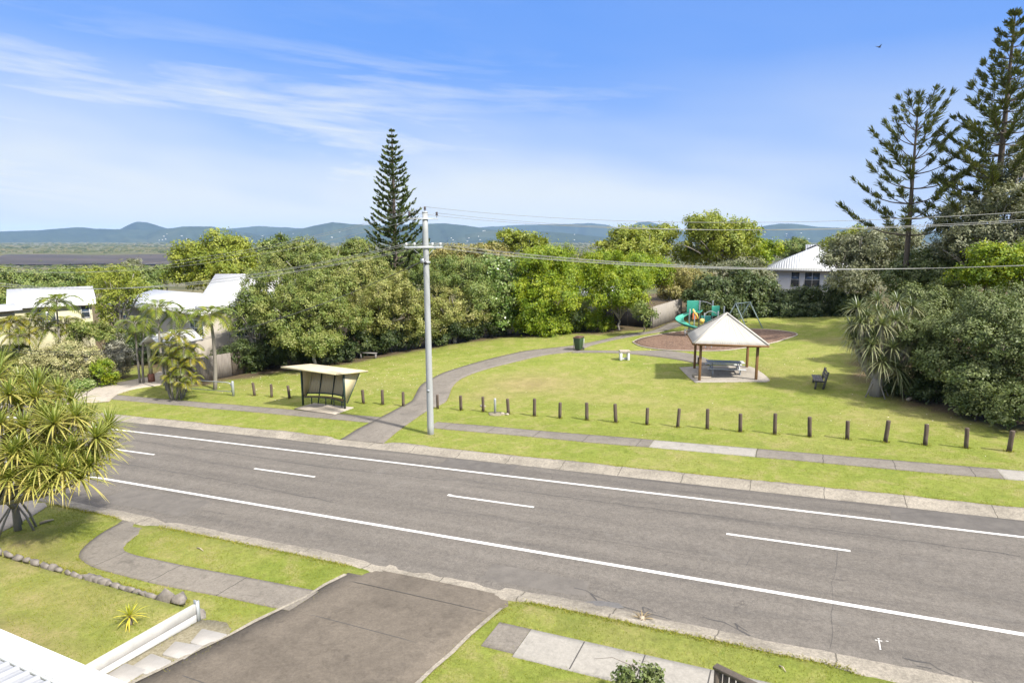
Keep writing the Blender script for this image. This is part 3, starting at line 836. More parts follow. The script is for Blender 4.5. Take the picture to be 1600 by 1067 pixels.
ridge([(-500, 362), (-200, 360), (0, 362), (60, 360), (110, 355.5), (150, 357), (190, 358.5), (258, 360), (330, 362), (420, 368), (520, 372)], 8800, 1300, 1)
ridge([(150, 368), (188, 358), (205, 350), (214, 347), (228, 347), (240, 350), (258, 356), (300, 366), (330, 370)], 9600, 900, 2)
ridge([(230, 366), (260, 358), (285, 354), (330, 354), (345, 357), (380, 363), (420, 369)], 8300, 900, 3)
ridge([(330, 362), (360, 357), (400, 353.5), (430, 355), (470, 357), (540, 360), (620, 362)], 10800, 1200, 4)
ridge([(400, 371), (450, 362), (490, 353), (520, 347.5), (545, 350), (600, 352.5), (660, 350), (690, 349), (725, 352), (760, 358), (800, 363), (860, 371)], 8600, 1100, 5)
ridge([(640, 362), (735, 356), (800, 352), (870, 350.5), (925, 349), (945, 350.5), (970, 357), (1010, 360), (1090, 361), (1180, 364), (1320, 366)], 11500, 1300, 6)
ridge([(955, 366), (980, 355), (998, 347.5), (1014, 347), (1030, 351), (1050, 357), (1080, 364), (1110, 370)], 10500, 800, 7)
ridge([(1120, 368), (1165, 358), (1185, 355), (1205, 352), (1220, 349.5), (1245, 350), (1275, 354), (1320, 356), (1400, 360), (1600, 362), (1900, 364), (2100, 369)], 9000, 1200, 8)
ridge([(700, 370), (760, 361), (800, 359), (850, 362), (900, 366), (950, 371)], 8000, 800, 9)
# dark burnt flat among the scrub
mb = MB(); du = []
def plain_pt(px, py):
    r, y = ray(px, py); t_ = (PLAIN + 2.2 - CAMZ) / r[2]; return r * t_ + np.array([0, 0, CAMZ])
for y_ in np.linspace(398, 413, 14):
    f = (y_ - 398) / 15; wob = 4 * math.sin(y_ * 1.7)
    row = [plain_pt(x, y_ + 1.2 * math.sin(x * .03) * (f - .5)) for x in np.linspace(20 - 200 * f + wob * 3, 285 + 40 * f + wob, 40)]
    du.append(row)
mb.grid(np.array(du)); structure(mb.build('field', mat('burnt field', (.026, .017, .012), .5, 1.0, .95, 0, (.0022, .011, .01), c2=(.085, .06, .045), fine=9, world=True)))
# ------------------------------------------------------------------ bollards
ORD = ['', 'first', 'second', 'third', 'fourth', 'fifth', 'sixth', 'seventh', 'eighth', 'ninth', 'tenth', 'eleventh', 'twelfth', 'thirteenth', 'fourteenth',
       'fifteenth', 'sixteenth', 'seventeenth', 'eighteenth', 'nineteenth', 'twentieth', 'twenty-first', 'twenty-second', 'twenty-third', 'twenty-fourth', 'twenty-fifth',
       'twenty-sixth', 'twenty-seventh', 'twenty-eighth', 'twenty-ninth', 'thirtieth', 'thirty-first', 'thirty-second', 'thirty-third', 'thirty-fourth', 'thirty-fifth', 'thirty-sixth', 'thirty-seventh', 'thirty-eighth', 'thirty-ninth', 'fortieth']
mb = MB(); mb.tube([(0, 0, -.1), (0, 0, .3), (.004, .003, .6), (0, 0, .88), (0, 0, .905)], [.082, .080, .079, .079, .07], 12)
bol = mb.build('bollard', M['timber'], smooth=False)
right_b = [(682.6, 639), (719.5, 641.3), (754.9, 643.4), (793, 647.6), (832.9, 651.5), (872.5, 654.8), (915, 658), (960, 662), (1009, 665.3), (1057, 670),
           (1104, 672), (1155.7, 677.3), (1210, 681), (1265, 684.8), (1324, 687.8), (1384, 692.6), (1446.4, 697), (1510.6, 701.6), (1579, 708)]
left_b = [(392, 620), (417.8, 622.5), (446, 624.5), (564, 632), (596, 633), (627.5, 636)]
rb = random.Random(4)
def put_bollard(i, q, label):
    o = bol if i == 0 else bol.copy()
    if i: COL.objects.link(o)
    p = G(*q); p[1] = .4 * p[1] + .6 * 30.42; p[2] = float(T(p[0], p[1]))
    o.location = p; o.rotation_euler = (R(rb.uniform(-3.5, 3.5)), R(rb.uniform(-4.5, 4.5)), rb.uniform(0, 6))
    k = rb.uniform(.95, 1.12); o.scale = (k, k, rb.uniform(.90, 1.08))
    tag(o, label, 'bollard', 'timber bollards along the park edge')
for i, q in enumerate(right_b):
    n = ORD[i + 1]
    lb = f'dark timber bollard, {n} to the right of the power pole'
    if i == 0: lb = 'dark timber bollard on the winding path edge just right of the power pole'
    if i == 18: lb = 'greyish timber bollard at the far right end of the row'
    put_bollard(i, q, lb)
for i, q in enumerate(left_b):
    lb = ['weathered timber bollard nearest the metal barrier gate', 'weathered timber bollard midway between barrier gate and bus shelter', 'weathered timber bollard just left of the bus shelter',
          'weathered timber bollard just right of the bus shelter', 'weathered timber bollard midway between bus shelter and winding path', 'weathered timber bollard on the left edge of the winding path'][i]
    put_bollard(100 + i, q, lb)

# pale marker post with stones round its foot
p = G(773.5, 646)
mb = MB(); mb.tube([p + (0, 0, -.1), p + (0, 0, .8), p + (0, 0, .84)], [.065, .065, .055], 12)
tag(mb.build('marker_post', M['galv'], origin=p), 'pale grey pipe post standing among stones between two bollards', 'post')
for k, (dx, dy, s, lb) in enumerate([(.42, .05, .10, 'white stone lying right of the pale pipe post'), (.75, -.05, .09, 'white stone near the fourth bollard base'), (-1.35, 1.2, .13, 'flat pale rock on the lawn behind the third bollard')]):
    c = p + np.array([dx, dy, 0]); c[2] = float(T(c[0], c[1]))
    mb = MB(); mb.ball(c + (0, 0, s * .3), (s * 1.3, s, s * .6), 9, 7, .12, k)
    tag(mb.build('stone', M['pad'], smooth=True, origin=c), lb, 'stone', 'loose stones by the pipe post')
mb = MB(); c = p; an = np.linspace(0, 2 * math.pi, 14)[:-1]
o = np.column_stack([c[0] + .15 + .5 * np.cos(an) * (1 + .2 * np.sin(3 * an)), c[1] - .1 + .4 * np.sin(an)])
fan(o, .03, 'gravel', M['gravel'], rings=4)

# ------------------------------------------------------------------ metal barrier gate
p0, p1 = G(291, 612.5), G(364.7, 618.5)
gt = thing('barrier_gate', 'grey metal pipe barrier gate between two posts beside the palms', 'gate', (p0 + p1) / 2)
o = (p0 + p1) / 2
for q in (p0, p1):
    mb = MB(); mb.tube([q + (0, 0, -.1), q + (0, 0, .96), q + (0, 0, .99)], [.085, .085, .07], 10); mb.build('post', M['galv'], gt, origin=o)
d = (p1 - p0); L = np.linalg.norm(d); e = d / L
mb = MB()
top = p0 + (0, 0, .88); bot = p0 + (0, 0, .28)
mb.tube([top + e * .09, top + e * (L - .45), top + e * (L - .25) + (0, 0, -.04), top + e * (L - .16) + (0, 0, -.15), top + e * (L - .16) + (0, 0, -.36)], .032, 8)
mb.build('top_rail', M['galv'], gt, origin=o)
mb = MB(); mb.tube([bot + e * .09, bot + e * (L - .16), bot + e * (L - .16) + (0, 0, .2)], .025, 8); mb.build('lower_rail', M['galv'], gt, origin=o)

# ------------------------------------------------------------------ bus shelter (local axes along the road)
ub = lambda px, py: G(px, py)
fl, fr = G(477, 633.5), G(536, 641)
cx, cy = (fl[0] + fr[0]) / 2, (fl[1] + fr[1]) / 2
w_ = abs(fr[0] - fl[0]); z0 = float(T(cx, cy + .5)) + .05
sh = thing('bus_shelter', 'small cream bus shelter with flat stained roof and dark green frame', 'bus shelter', (cx, cy, z0))
hw = w_ / 2
D1, D0 = 1.45, .55     # screen depth at top and at the foot
def zr_(x): return .0464 * 0
pads = [G(*q)[:2] for q in ((459.5, 639.5), (522.5, 648.5), (552.5, 637.4), (491, 630.5))]
pads = [np.array(q) for q in pads]
sheet([pads[0], (pads[0] + pads[3]) / 2, pads[3]], [pads[1], (pads[1] + pads[2]) / 2, pads[2]], .05, 'slab', M['pad'])
mb = MB()
RC = [(-hw - .72, -.85, 2.40), (hw + .18, -.85, 2.33), (hw + .52, 1.55, 2.08), (-hw - .65, 1.55, 2.14)]
mb.slab(RC, .075)
rf = bevel(mb.build('roof', M['roof_cream'], sh), .02)
mb = MB()
mb.beam(np.array(RC[0]) + (0, -.018, -.04), np.array(RC[1]) + (0, -.018, -.04), .03, .10)
mb.beam(np.array(RC[1]) + (.02, 0, -.04), np.array(RC[2]) + (.02, 0, -.04), .03, .10); mb.build('gutter', M['cream_panel'], rf)
for s in (-1, 1):
    mb = MB(); mb.beam((s * hw, 0, -.05), (s * hw, 0, 2.21), .09, .09); mb.build('post', M['dark_green'], sh)
    x = s * (hw - .0)
    mb = MB()    # tapering side panel
    pan = [(x - .018, .05, .42), (x - .018, .22, .42), (x - .018, D1, 2.0), (x - .018, .05, 2.18)]
    v = np.array(pan + [(a + .036, b, c) for a, b, c in pan]); mb.add(v, [[0, 1, 2, 3], [7, 6, 5, 4], [0, 4, 5, 1], [1, 5, 6, 2], [2, 6, 7, 3], [3, 7, 4, 0]])
    sp_ = mb.build('side_panel', M['cream_panel'], sh)
    mb = MB(); mb.beam((x, .20, .36), (x, D1 + .03, 1.98), .06, .06); mb.build('edge_rail', M['dark_green'], sp_)
# curved back screen of corrugated sheet with rails and stanchions
th = np.linspace(-1, 1, 25)
def arc(bulge, z, y0):
    return np.column_stack([th * (hw - .06), y0 + bulge * (1 - th ** 2), np.full(25, z)])
mb = MB(); mb.grid(np.stack([arc(.42, .62, .42), arc(.42, 1.86, .78)], 0))
sc = mb.build('back_screen', M['corr_cream'], sh)
m_ = sc.modifiers.new('solid', 'SOLIDIFY'); m_.thickness = .02
for z, y0 in ((1.9, .76), (.60, .38)):
    mb = MB(); mb.tube(arc(.42, z, y0), .035, 6); mb.build('rail', M['dark_green'], sh)
for k in (5, 12, 19):
    a = arc(.42, .0, .26)[k]; b = arc(.42, 1.9, .73)[k]
    mb = MB(); mb.beam(a, b, .05, .05); mb.build('stanchion', M['dark_green'], sh)
# seat following the curve
bench = MB()
for dy in (-.30, -.2, -.1):
    P = np.stack([arc(.42, .47, .34 + dy - .04), arc(.42, .47, .34 + dy + .04)], 0); bench.grid(P)
so_ = bench.build('seat', M['seat_wood'], sh); m_ = so_.modifiers.new('solid', 'SOLIDIFY'); m_.thickness = .03
mb = MB(); mb.tube(arc(.42, .44, .0), .028, 6); mb.build('seat_rail', M['dark_green'], so_)
for k in (3, 10, 15, 21):
    q = arc(.42, 0, .08)[k]; mb = MB(); mb.beam(q + (0, 0, .0), q + (0, 0, .44), .045, .045); mb.build('leg', M['dark_green'], so_)

# ------------------------------------------------------------------ power pole
pp = G(673, 678)
PH = 10.60
pole = thing('power_pole', 'tall pale grey power pole on the grass verge with two crossarms', 'power pole', pp)
mb = MB(); zz = np.linspace(-.4, PH, 14); lean = -.006
mb.tube(np.column_stack([zz * lean, zz * 0, zz]), np.linspace(.165, .130, 14), 16); mb.build('shaft', M['pole'], pole, smooth=True)
mb = MB(); mb.tube([(PH * lean, 0, PH - .01), (PH * lean, 0, PH + .05)], [.14, .14], 14); mb.build('cap', M['galv'], pole)
# crossarms run across the road line seen nearly along X in the photograph
ARMS = {}
def crossarm(z, half, off, th_, side_y):
    mb = MB(); mb.beam((off - half * math.cos(R(th_)), side_y - half * math.sin(R(th_)), z), (off + half * math.cos(R(th_)), side_y + half * math.sin(R(th_)), z), .09, .10 if z < 10 else .05)
    a = mb.build('crossarm', M['galv'] , pole); bevel(a, .008, 1)
    return a
ATH = -24 + 68
axv = np.array([math.cos(R(ATH)), math.sin(R(ATH)), 0])
LVZ, HVZ = 9.02, 10.32
a1 = crossarm(LVZ, .88, -.05, ATH, -.2)
a2 = crossarm(HVZ, .70, -.05, ATH, -.18)
def insulator(par, pos, m, h=.16):
    mb = MB(); x, y, z = pos
    mb.tube([(x, y, z + .06), (x, y, z + .06 + h * .4)], .015, 6)
    mb.tube([(x, y, z + .06 + h * .3), (x, y, z + .06 + h * .45), (x, y, z + .06 + h * .6), (x, y, z + .06 + h * .8), (x, y, z + .06 + h)], [.05, .065, .04, .06, .035], 10)
    mb.build('insulator', m, par, smooth=True)
LV = [axv * k + np.array([-.05, -.2, LVZ]) for k in (-.80, -.42, .42, .80)]
HV = [axv * k + np.array([-.05, -.18, HVZ]) for k in (-.64, .64)] + [np.array([-.06, 0, PH + .0])]
for q in LV: insulator(a1, q, M['white_insul'], .15)
for q in HV[:2]: insulator(a2, q, M['insul'], .26)
insulator(pole, HV[2], M['insul'], .22)
for s in (-1, 1):
    mb = MB(); q = axv * s * .5 + np.array([-.05, -.2, LVZ - .05]); mb.beam(q, (-.05, -.15, LVZ - .55), .03, .012); mb.build('brace', M['galv'], a1)
mb = MB(); mb.box((-.16, -.12, LVZ - .62), (.16, .16, .22)); mb.tube([(-.05, 0, LVZ - .74), (-.05, 0, LVZ - .66)], [.2, .2], 14); mb.build('bracket', M['galv'], pole)
mb = MB(); mb.tube([(.02, -.13, LVZ - .72), (.03, -.21, LVZ - .72)], [.07, .07], 10); mb.build('bolt_head', M['black'], pole)
mb = MB(); mb.tube([(-.17, -.03, HVZ - .1), (-.19, -.03, 9.6), (-.2, -.05, LVZ)], .018, 6); mb.build('down_cable', M['wire_dark'], pole)
mb = MB(); mb.box((0, -.165, 2.2), (.14, .012, .1)); mb.build('number_plate', M['galv'], pole)
# conductors
def wire(a, b, sag, r, m, name, label, group, t0=0, t1=1, n=40):
    tt = np.linspace(t0, t1, n); a = np.array(a); b = np.array(b)
    P = a + (b - a) * tt[:, None]; P[:, 2] -= sag * 4 * tt * (1 - tt)
    mb = MB(); mb.tube(P, r, 5); tag(mb.build(name, m, origin=P[0], smooth=True), label, 'power line', group)
NU, NZ = 29.5, 2.2
off_r = np.array([NU - pp[0], 0, NZ + .15 - pp[2]]); off_l = np.array([-62 - pp[0], .5, -2.9 - pp[2]])
nmr = ['nearest the road', 'second from the road', 'third from the road', 'farthest from the road']
for k, q in enumerate(LV):
    a = pp + q + (0, 0, .17)
    wire(a, a + off_r, 2.1, .0085, M['wire'], 'power_line', f'pale low power line running right from the lower crossarm, strand {nmr[k]}', 'power lines from the pole')
    wire(a, a + off_l, 1.72, .009, M['wire'], 'power_line', f'pale low power line sagging left from the lower crossarm, strand {nmr[k]}', 'power lines from the pole')
nmh = ['from the left end of the top crossarm', 'from the right end of the top crossarm', 'from the tip of the pole']
for k, q in enumerate(HV):
    a = pp + q + (0, 0, .27)
    wire(a, a + off_r, 2.08, .009, M['wire'], 'power_line', f'thin high power line running right {nmh[k]}', 'power lines from the pole')
    wire(a, a + off_l + (0, 0, -.3), 1.9, .007, M['wire'], 'power_line', f'thin high power line running left {nmh[k]}', 'power lines from the pole')
h0 = A(0, 541, 38)
for k in range(2):
    a = pp + np.array([-.15, -.05 + .12 * k, LVZ - .6])
    wire(a, h0 + (-6 + .0, 0, .2 * k), 2.4, .010, M['wire_dark'], 'service_cable', f'dark service cable sagging from the pole towards the left houses, {["lower", "upper"][k]} of two', 'service cables')

# ------------------------------------------------------------------ wheelie bin in its stand
p = G(904, 547.5)
bn = thing('wheelie_bin', 'dark green wheelie bin with reddish lid beside the winding path', 'bin', p + (0, 0, .05), R(-10))
mb = MB(); w0, w1, d0, d1, h = .22, .29, .25, .36, .98
v = [(-w0, -d0, .05), (w0, -d0, .05), (w0, d0, .05), (-w0, d0, .05), (-w1, -d1, h), (w1, -d1, h), (w1, d1, h), (-w1, d1, h)]
mb.add(v, [[0, 3, 2, 1], [4, 5, 6, 7], [0, 1, 5, 4], [1, 2, 6, 5], [2, 3, 7, 6], [3, 0, 4, 7]]); mb.beam((-.3, -.385, .93), (.3, -.385, .93), .05, .06)
bevel(mb.build('body', M['bin'], bn), .03)
mb = MB(); mb.slab([(-.31, -.41, 1.03), (.31, -.41, 1.03), (.31, .39, 1.08), (-.31, .39, 1.08)], .06); mb.box((0, -.02, 1.08), (.4, .5, .05))
bevel(mb.build('lid', M['bin_lid'], bn), .02)
for s in (-1, 1):
    mb = MB(); mb.tube([(s * .25, .3, .1), (s * .31, .3, .1)], .1, 14); mb.build('wheel', M['black'], bn)
mb = MB(); mb.tube([(-.25, .42, .97), (.25, .42, .97)], .018, 8); mb.build('handle', M['black'], bn)
for s, lb in ((-1, 'left'), (1, 'right')):
    mb = MB(); q = p + np.array([s * .46 * math.cos(R(-10)), s * .46 * math.sin(R(-10)), 0]); mb.tube([q + (0, 0, -.05), q + (0, 0, 1.0)], .02, 8)
    tag(mb.build('bin_post', M['galv'], origin=q), f'thin metal post holding the green bin, {lb} side', 'post', 'bin holder posts')

# white hollow concrete block seat on the lawn
p = G(975.5, 562)
st = thing('block_seat', 'white hollow block seat standing alone on the lawn', 'seat', p, R(24.4))
mb = MB(); mb.box((-.27, 0, .27), (.16, .5, .56)); bevel(mb.build('leg', M['white'], st), .015)
mb = MB(); mb.box((.27, 0, .27), (.16, .5, .56)); bevel(mb.build('leg', M['white'], st), .015)
mb = MB(); mb.box((0, 0, .62), (.74, .54, .14)); bevel(mb.build('top', M['pad'], st), .015)
mb = MB(); mb.box((0, .1, .06), (.40, .3, .12)); mb.build('base', M['white'], st)

# ------------------------------------------------------------------ picnic pavilion
q = [G(1096.5, 594.5), G(1185, 594.5), G(1164, 575.8), G(1081, 575.2)]     # FL FR BR BL
c0 = np.mean(q, 0); ex = ((q[1] - q[0]) + (q[2] - q[3])) / 2; ey = ((q[3] - q[0]) + (q[2] - q[1])) / 2
rz = math.atan2(ex[1], ex[0]); hx = np.hypot(*ex[:2]) / 2; hy = np.hypot(*ey[:2]) / 2
pz = float(T(q[0][0], q[0][1])) + .02
print('pavilion', c0, math.degrees(rz), hx * 2, hy * 2, math.degrees(math.atan2(ey[1], ey[0])))
rz = .5 * rz + .5 * (math.atan2(ey[1], ey[0]) - math.pi / 2)
pav = thing('pavilion', 'open picnic pavilion with pale hipped sheet roof on brown posts', 'pavilion', (c0[0], c0[1], pz), rz)
HE = 2.28
for sx in (-1, 1):
    for sy in (-1, 1):
        mb = MB(); mb.box((sx * hx, sy * hy, HE / 2 - .15), (.15, .15, HE + .25)); bevel(mb.build('post', M['brown_post'], pav), .008, 1)
for sy in (-1, 1): mb = MB(); mb.box((0, sy * hy, HE - .02), (2 * hx + .34, .09, .20)); mb.build('beam', M['brown_post'], pav)
for sx in (-1, 1): mb = MB(); mb.box((sx * hx, 0, HE - .03), (.085, 2 * hy - .095, .19)); mb.build('beam', M['brown_post'], pav)
ov = .52; ex_, ey_ = hx + ov, hy + ov; ez, apz = HE + .10, HE + 1.72
cor = [(-ex_, -ey_, ez), (ex_, -ey_, ez), (ex_, ey_, ez), (-ex_, ey_, ez)]; ap = (0, 0, apz)
# roof panels with real corrugation in geometry-free sheets: one mesh, ribs run down the slope
def roof_panel(a, b, ap, name, par, m, th=.03, period=.1):
    a, b, ap = map(np.array, (a, b, ap)); n = 60; rows = []
    e = (b - a) / np.linalg.norm(b - a); nrm = np.cross(b - a, ap - a); nrm = nrm / np.linalg.norm(nrm)
    L = np.linalg.norm(b - a)
    s = np.linspace(0, 1, n * 2)
    for f in np.linspace(0, 1, 6):
        P = (a + (ap - a) * f) * (1 - s)[:, None] + (b + (ap - b) * f) * s[:, None]
        x = (P - a) @ e
        rows.append(P + nrm * (np.sin(x * 2 * math.pi / period) * .016)[:, None])
    mb = MB(); mb.grid(np.stack(rows, 0)); o = mb.build(name, m, par)
    md = o.modifiers.new('s', 'SOLIDIFY'); md.thickness = th; md.offset = -1
    return o
M['pav_sheet'] = mat('pavilion roof sheet', (.36, .34, .30), .07, 1.2, .55, .03, c2=(.40, .385, .35))
for i in range(4): roof_panel(cor[i], cor[(i + 1) % 4], ap, 'roof', pav, M['pav_sheet'])
for i in range(4):
    mb = MB(); mb.beam(np.array(cor[i]) + (0, 0, .03), np.array(ap) + (0, 0, .03), .14, .05); mb.build('ridge_cap', M['pav_sheet'], pav)
mb = MB()
for i in range(4):
    a, b = np.array(cor[i]), np.array(cor[(i + 1) % 4]); sh_ = np.array([0, 0, -.06])
    dd = (b - a) / np.linalg.norm(b - a) * (.0 if i % 2 == 0 else .025); mb.beam(a + sh_ + dd, b + sh_ - dd, .045, .10)
mb.build('gutter', M['brown_post'], pav)
mb = MB(); mb.ball((.12, -hy - .09, HE - .02), (.09, .05, .06), 10, 6); mb.build('lamp', M['white'], pav, smooth=True)
mb = MB(); mb.box((-hx - .0, -hy + .9, 1.05), (.1, .28, .42)); mb.build('meter_box', M['black'], pav)
# slab and steps
cs, sn = math.cos(rz), math.sin(rz)
def PV(x, y): return np.array([c0[0] + x * cs - y * sn, c0[1] + x * sn + y * cs])
mb = MB()
pts_ = [PV(*k) for k in ((-hx - .95, hy + .3), (-hx - .35, -hy - .1), (-hx + .1, -hy - .38), (hx - .2, -hy - .42), (hx + .75, -hy - .25), (hx + .45, hy - .4), (hx - .2, hy + .4), (-hx + .8, hy + .6))]
fan(pts_, .05, 'slab', M['slab'], rings=6)
stp = thing('concrete_steps', 'low pale concrete steps at the left end of the pavilion slab', 'steps', (*PV(-hx + .25, -hy + .55), pz), rz)
for k in range(2):
    mb = MB(); mb.box((-.12 * k, .32 * k, .09 + .06 * k), (1.0, .34, .14 + .06 * k)); bevel(mb.build('step', M['pad'], stp), .012, 1)
# picnic table
tb = thing('picnic_table', 'grey slatted picnic table with attached benches under the pavilion', 'picnic table', (*PV(.1, .35), pz + .08), rz)
def slats(par, name, z, y0, n, w, gap, L, m):
    mb = MB()
    for k in range(n): mb.box((0, y0 + k * (w + gap), z), (L, w, .045))
    return bevel(mb.build(name, m, par), .006, 1)
slats(tb, 'tabletop', .78, -.36, 6, .12, .02, 2.3, M['alu'])
slats(tb, 'seat', .46, -.88, 2, .14, .02, 2.3, M['alu']); slats(tb, 'seat', .46, .72, 2, .14, .02, 2.3, M['alu'])
for s in (-1, 1):
    mb = MB(); x = s * .82
    mb.beam((x, -.88, .41), (x, .92, .41), .05, .05); mb.beam((x, -.4, .735), (x, .4, .735), .05, .05)
    for y in (-.42, .42): mb.beam((x, y * 1.3, -.06), (x, y * .7, .72), .05, .05)
    for y in (-.82, .84): mb.beam((x, y, -.06), (x, y, .40), .05, .05)
    mb.build('frame', M['galv'], tb)

# ------------------------------------------------------------------ park bench on the lawn, seen almost from its end
p = G(1282, 603)
pb = thing('park_bench', 'dark weathered park bench alone on the lawn right of the pavilion', 'bench', p, R(-86))
mb = MB()
for k in range(4): mb.box((0, -.38 + k * .125, .45), (1.75, .11, .045))
bevel(mb.build('seat', M['dark_wood'], pb), .006, 1)
mb = MB()
for k in range(3):
    z = .60 + k * .14; mb.box((0, .15 + k * .045, z), (1.75, .04, .12))
bevel(mb.build('backrest', M['dark_wood'], pb), .006, 1)
for s in (-1, 1):
    mb = MB(); mb.beam((s * .72, -.34, -.08), (s * .72, -.30, .43), .07, .10); mb.beam((s * .72, .06, -.08), (s * .72, .26, .96), .07, .12); mb.beam((s * .72, -.4, .39), (s * .72, .14, .39), .07, .07)
    mb.build('leg', M['dark_wood'], pb)
# small bench under the trees
p = G(576, 560)
sb = thing('small_bench', 'small bare plank bench at the lawn edge beneath the left trees', 'bench', p, R(12))
mb = MB(); mb.box((0, 0, .47), (1.5, .3, .06)); mb.build('seat', M['grey_wood'], sb)
for s in (-1, 1):
    mb = MB(); mb.box((s * .66, 0, .21), (.07, .26, .46)); mb.build('leg', M['grey_wood'], sb)

# ------------------------------------------------------------------ playground
def AT(px, py, d): return A(px, py, d)
tw = G(1108, 521)
d_t = 1000 / ppm(tw)
pg = thing('play_tower', 'green playground tower with curling slide and pale posts on bark mulch', 'playground', tw, R(24.4))
SC = d_t / 1000          # metres per photo pixel at the tower
def X(px): return (px - 1108) * SC
def Zp(py): return (521 - py) * SC
D = 1.15 * 1.0
for k, (x, y) in enumerate([(X(1096), -.6), (X(1096), .9), (X(1117), -.6), (X(1117), .9), (X(1080), -.7), (X(1074), -.4), (X(1128), -.3)]):
    h = [Zp(488), Zp(471), Zp(485), Zp(471), Zp(484), Zp(482), Zp(478)][k]
    mb = MB(); mb.tube([(x, y, -.1), (x, y, h), (x, y, h + .03)], [.055, .055, .04], 10); mb.build('post', M['galv'], pg)
mb = MB(); mb.box(((X(1096) + X(1117)) / 2, .15, Zp(501)), (X(1117) - X(1096) + .1, 1.7, .1)); mb.build('platform', M['teal_dark'], pg)
mb = MB(); mb.box(((X(1077) + X(1093)) / 2, .92, Zp(480)), (1.0, .06, 1.0)); bevel(mb.build('panel', M['teal'], pg), .02)
mb = MB(); mb.box((X(1116), -.05, Zp(485)), (.75, .06, .85), 0.3); bevel(mb.build('panel', M['teal'], pg), .02)
mb = MB(); mb.box((X(1098), -.62, Zp(497)), (.85, .06, .62)); bevel(mb.build('panel', M['teal_dark'], pg), .02)
mb = MB(); mb.tube([(X(1092), -.67, Zp(499.5)), (X(1092), -.70, Zp(499.5))], .22, 16); mb.build('bubble_window', M['yellow'], pg)
mb = MB(); mb.box((X(1083), -.2, Zp(493)), (.5, .06, .55), .5); bevel(mb.build('panel', M['orange'], pg), .02)
mb = MB(); mb.tube([(X(1077), -.72, Zp(481)), (X(1079), -.74, Zp(486)), (X(1083), -.75, Zp(490)), (X(1085), -.76, Zp(496))], .08, 8); mb.build('climber_arch', M['yellow'], pg)
mb = MB()
tt = np.linspace(0, 1, 10); mb.tube(np.column_stack([X(1098) + tt * (X(1116) - X(1098)), np.full(10, .92), Zp(472) - .3 * tt ** 2]), .03, 6); mb.build('guard_rail', M['galv'], pg)
mb = MB(); mb.tube(np.column_stack([X(1096) + tt * 1.0, np.full(10, -.62), Zp(489) + .25 * np.sin(tt * 3.1)]), .03, 6); mb.build('guard_rail', M['galv'], pg)
# curling slide: open trough sweeping down to the left
aa = np.linspace(.15, 1.65 * math.pi, 26); rad = .82
cxs, cys = X(1076), .05
cen = np.column_stack([cxs + rad * np.cos(aa), cys + rad * np.sin(aa), Zp(489) - (Zp(489) - Zp(513)) * np.linspace(0, 1, 26)])
rows = []
for k in range(-4, 5):
    ang = k / 4 * 1.25
    rr_ = rad + .36 * math.sin(ang); rows.append(np.column_stack([cxs + rr_ * np.cos(aa), cys + rr_ * np.sin(aa), cen[:, 2] + .36 * (1 - math.cos(ang)) * .95]))
mb = MB(); mb.grid(np.stack(rows, 0)); sld = mb.build('slide', M['teal'], pg, smooth=True); md = sld.modifiers.new('s', 'SOLIDIFY'); md.thickness = .04
mb = MB(); mb.tube([(cxs, cys, -.1), (cxs, cys, Zp(488))], .06, 10); mb.build('slide_post', M['galv'], sld)
for k in range(2):
    x = X(1066 + k * 9); mb = MB(); mb.tube([(x, -.75, -.1), (x, -.75, Zp(512))], .045, 8); mb.build('support', M['galv'], pg)
mb = MB()
for k in range(3): mb.tube([(X(1064), -1.1 + .25 * k, .25 * k + .2), (X(1074), -1.1 + .25 * k, .25 * k + .2)], .03, 6)
mb.build('ladder', M['galv'], pg)
# greenish sign panel low beside it
p = G(1107, 545)
sg = thing('play_sign', 'small pale green sign panel low on the mulch behind the pavilion', 'sign', p, R(24.4))
mb = MB(); mb.box((0, 0, .38), (.62, .05, .22)); mb.build('board', mat('pale green board', (.30, .46, .42), .06, 2, .5, 0), sg)
for s in (-1, 1):
    mb = MB(); mb.box((s * .22, .04, .14), (.05, .05, .40)); mb.build('leg', M['galv'], sg)
# swing set
tA, tB = A(1149.6, 475, 54.0), A(1172, 472, 55.2)
zt = (tA[2] + tB[2]) / 2; tA[2] = tB[2] = zt
mid = (tA + tB) / 2; mid[2] = float(T(mid[0], mid[1]))
sw = thing('swing_set', 'pale metal A-frame swing set behind the pavilion roof', 'swing', mid)
bar = tB - tA; bd = bar / np.linalg.norm(bar); pr = np.array([bd[1], -bd[0], 0]) 
mb = MB(); mb.tube([tA - bd * .1, tB + bd * .1], .05, 10); mb.build('top_bar', M['swing'], sw, origin=mid)
for e in (tA, tB):
    for s in (-1, 1):
        f = e + pr * s * 1.38; f[2] = float(T(f[0], f[1])) - .05
        mb = MB(); mb.tube([e, f], .048, 10); mb.build('leg', M['swing'], sw, origin=mid)
for f in (.3, .7):
    q = tA + bar * f; mb = MB(); sz = float(T(q[0], q[1])) + .55
    seat = MB(); seat.box((q[0], q[1], sz), (.18, .42, .05), math.atan2(pr[1], pr[0]) + math.pi / 2); s_o = seat.build('swing_seat', M['black'], sw, origin=mid)
    for s in (-1, 1):
        h = q + bd * s * .2; mb.tube([(h[0], h[1], sz), (h[0], h[1], zt)], .012, 5)
    mb.build('chain', M['swing'], s_o, origin=mid)

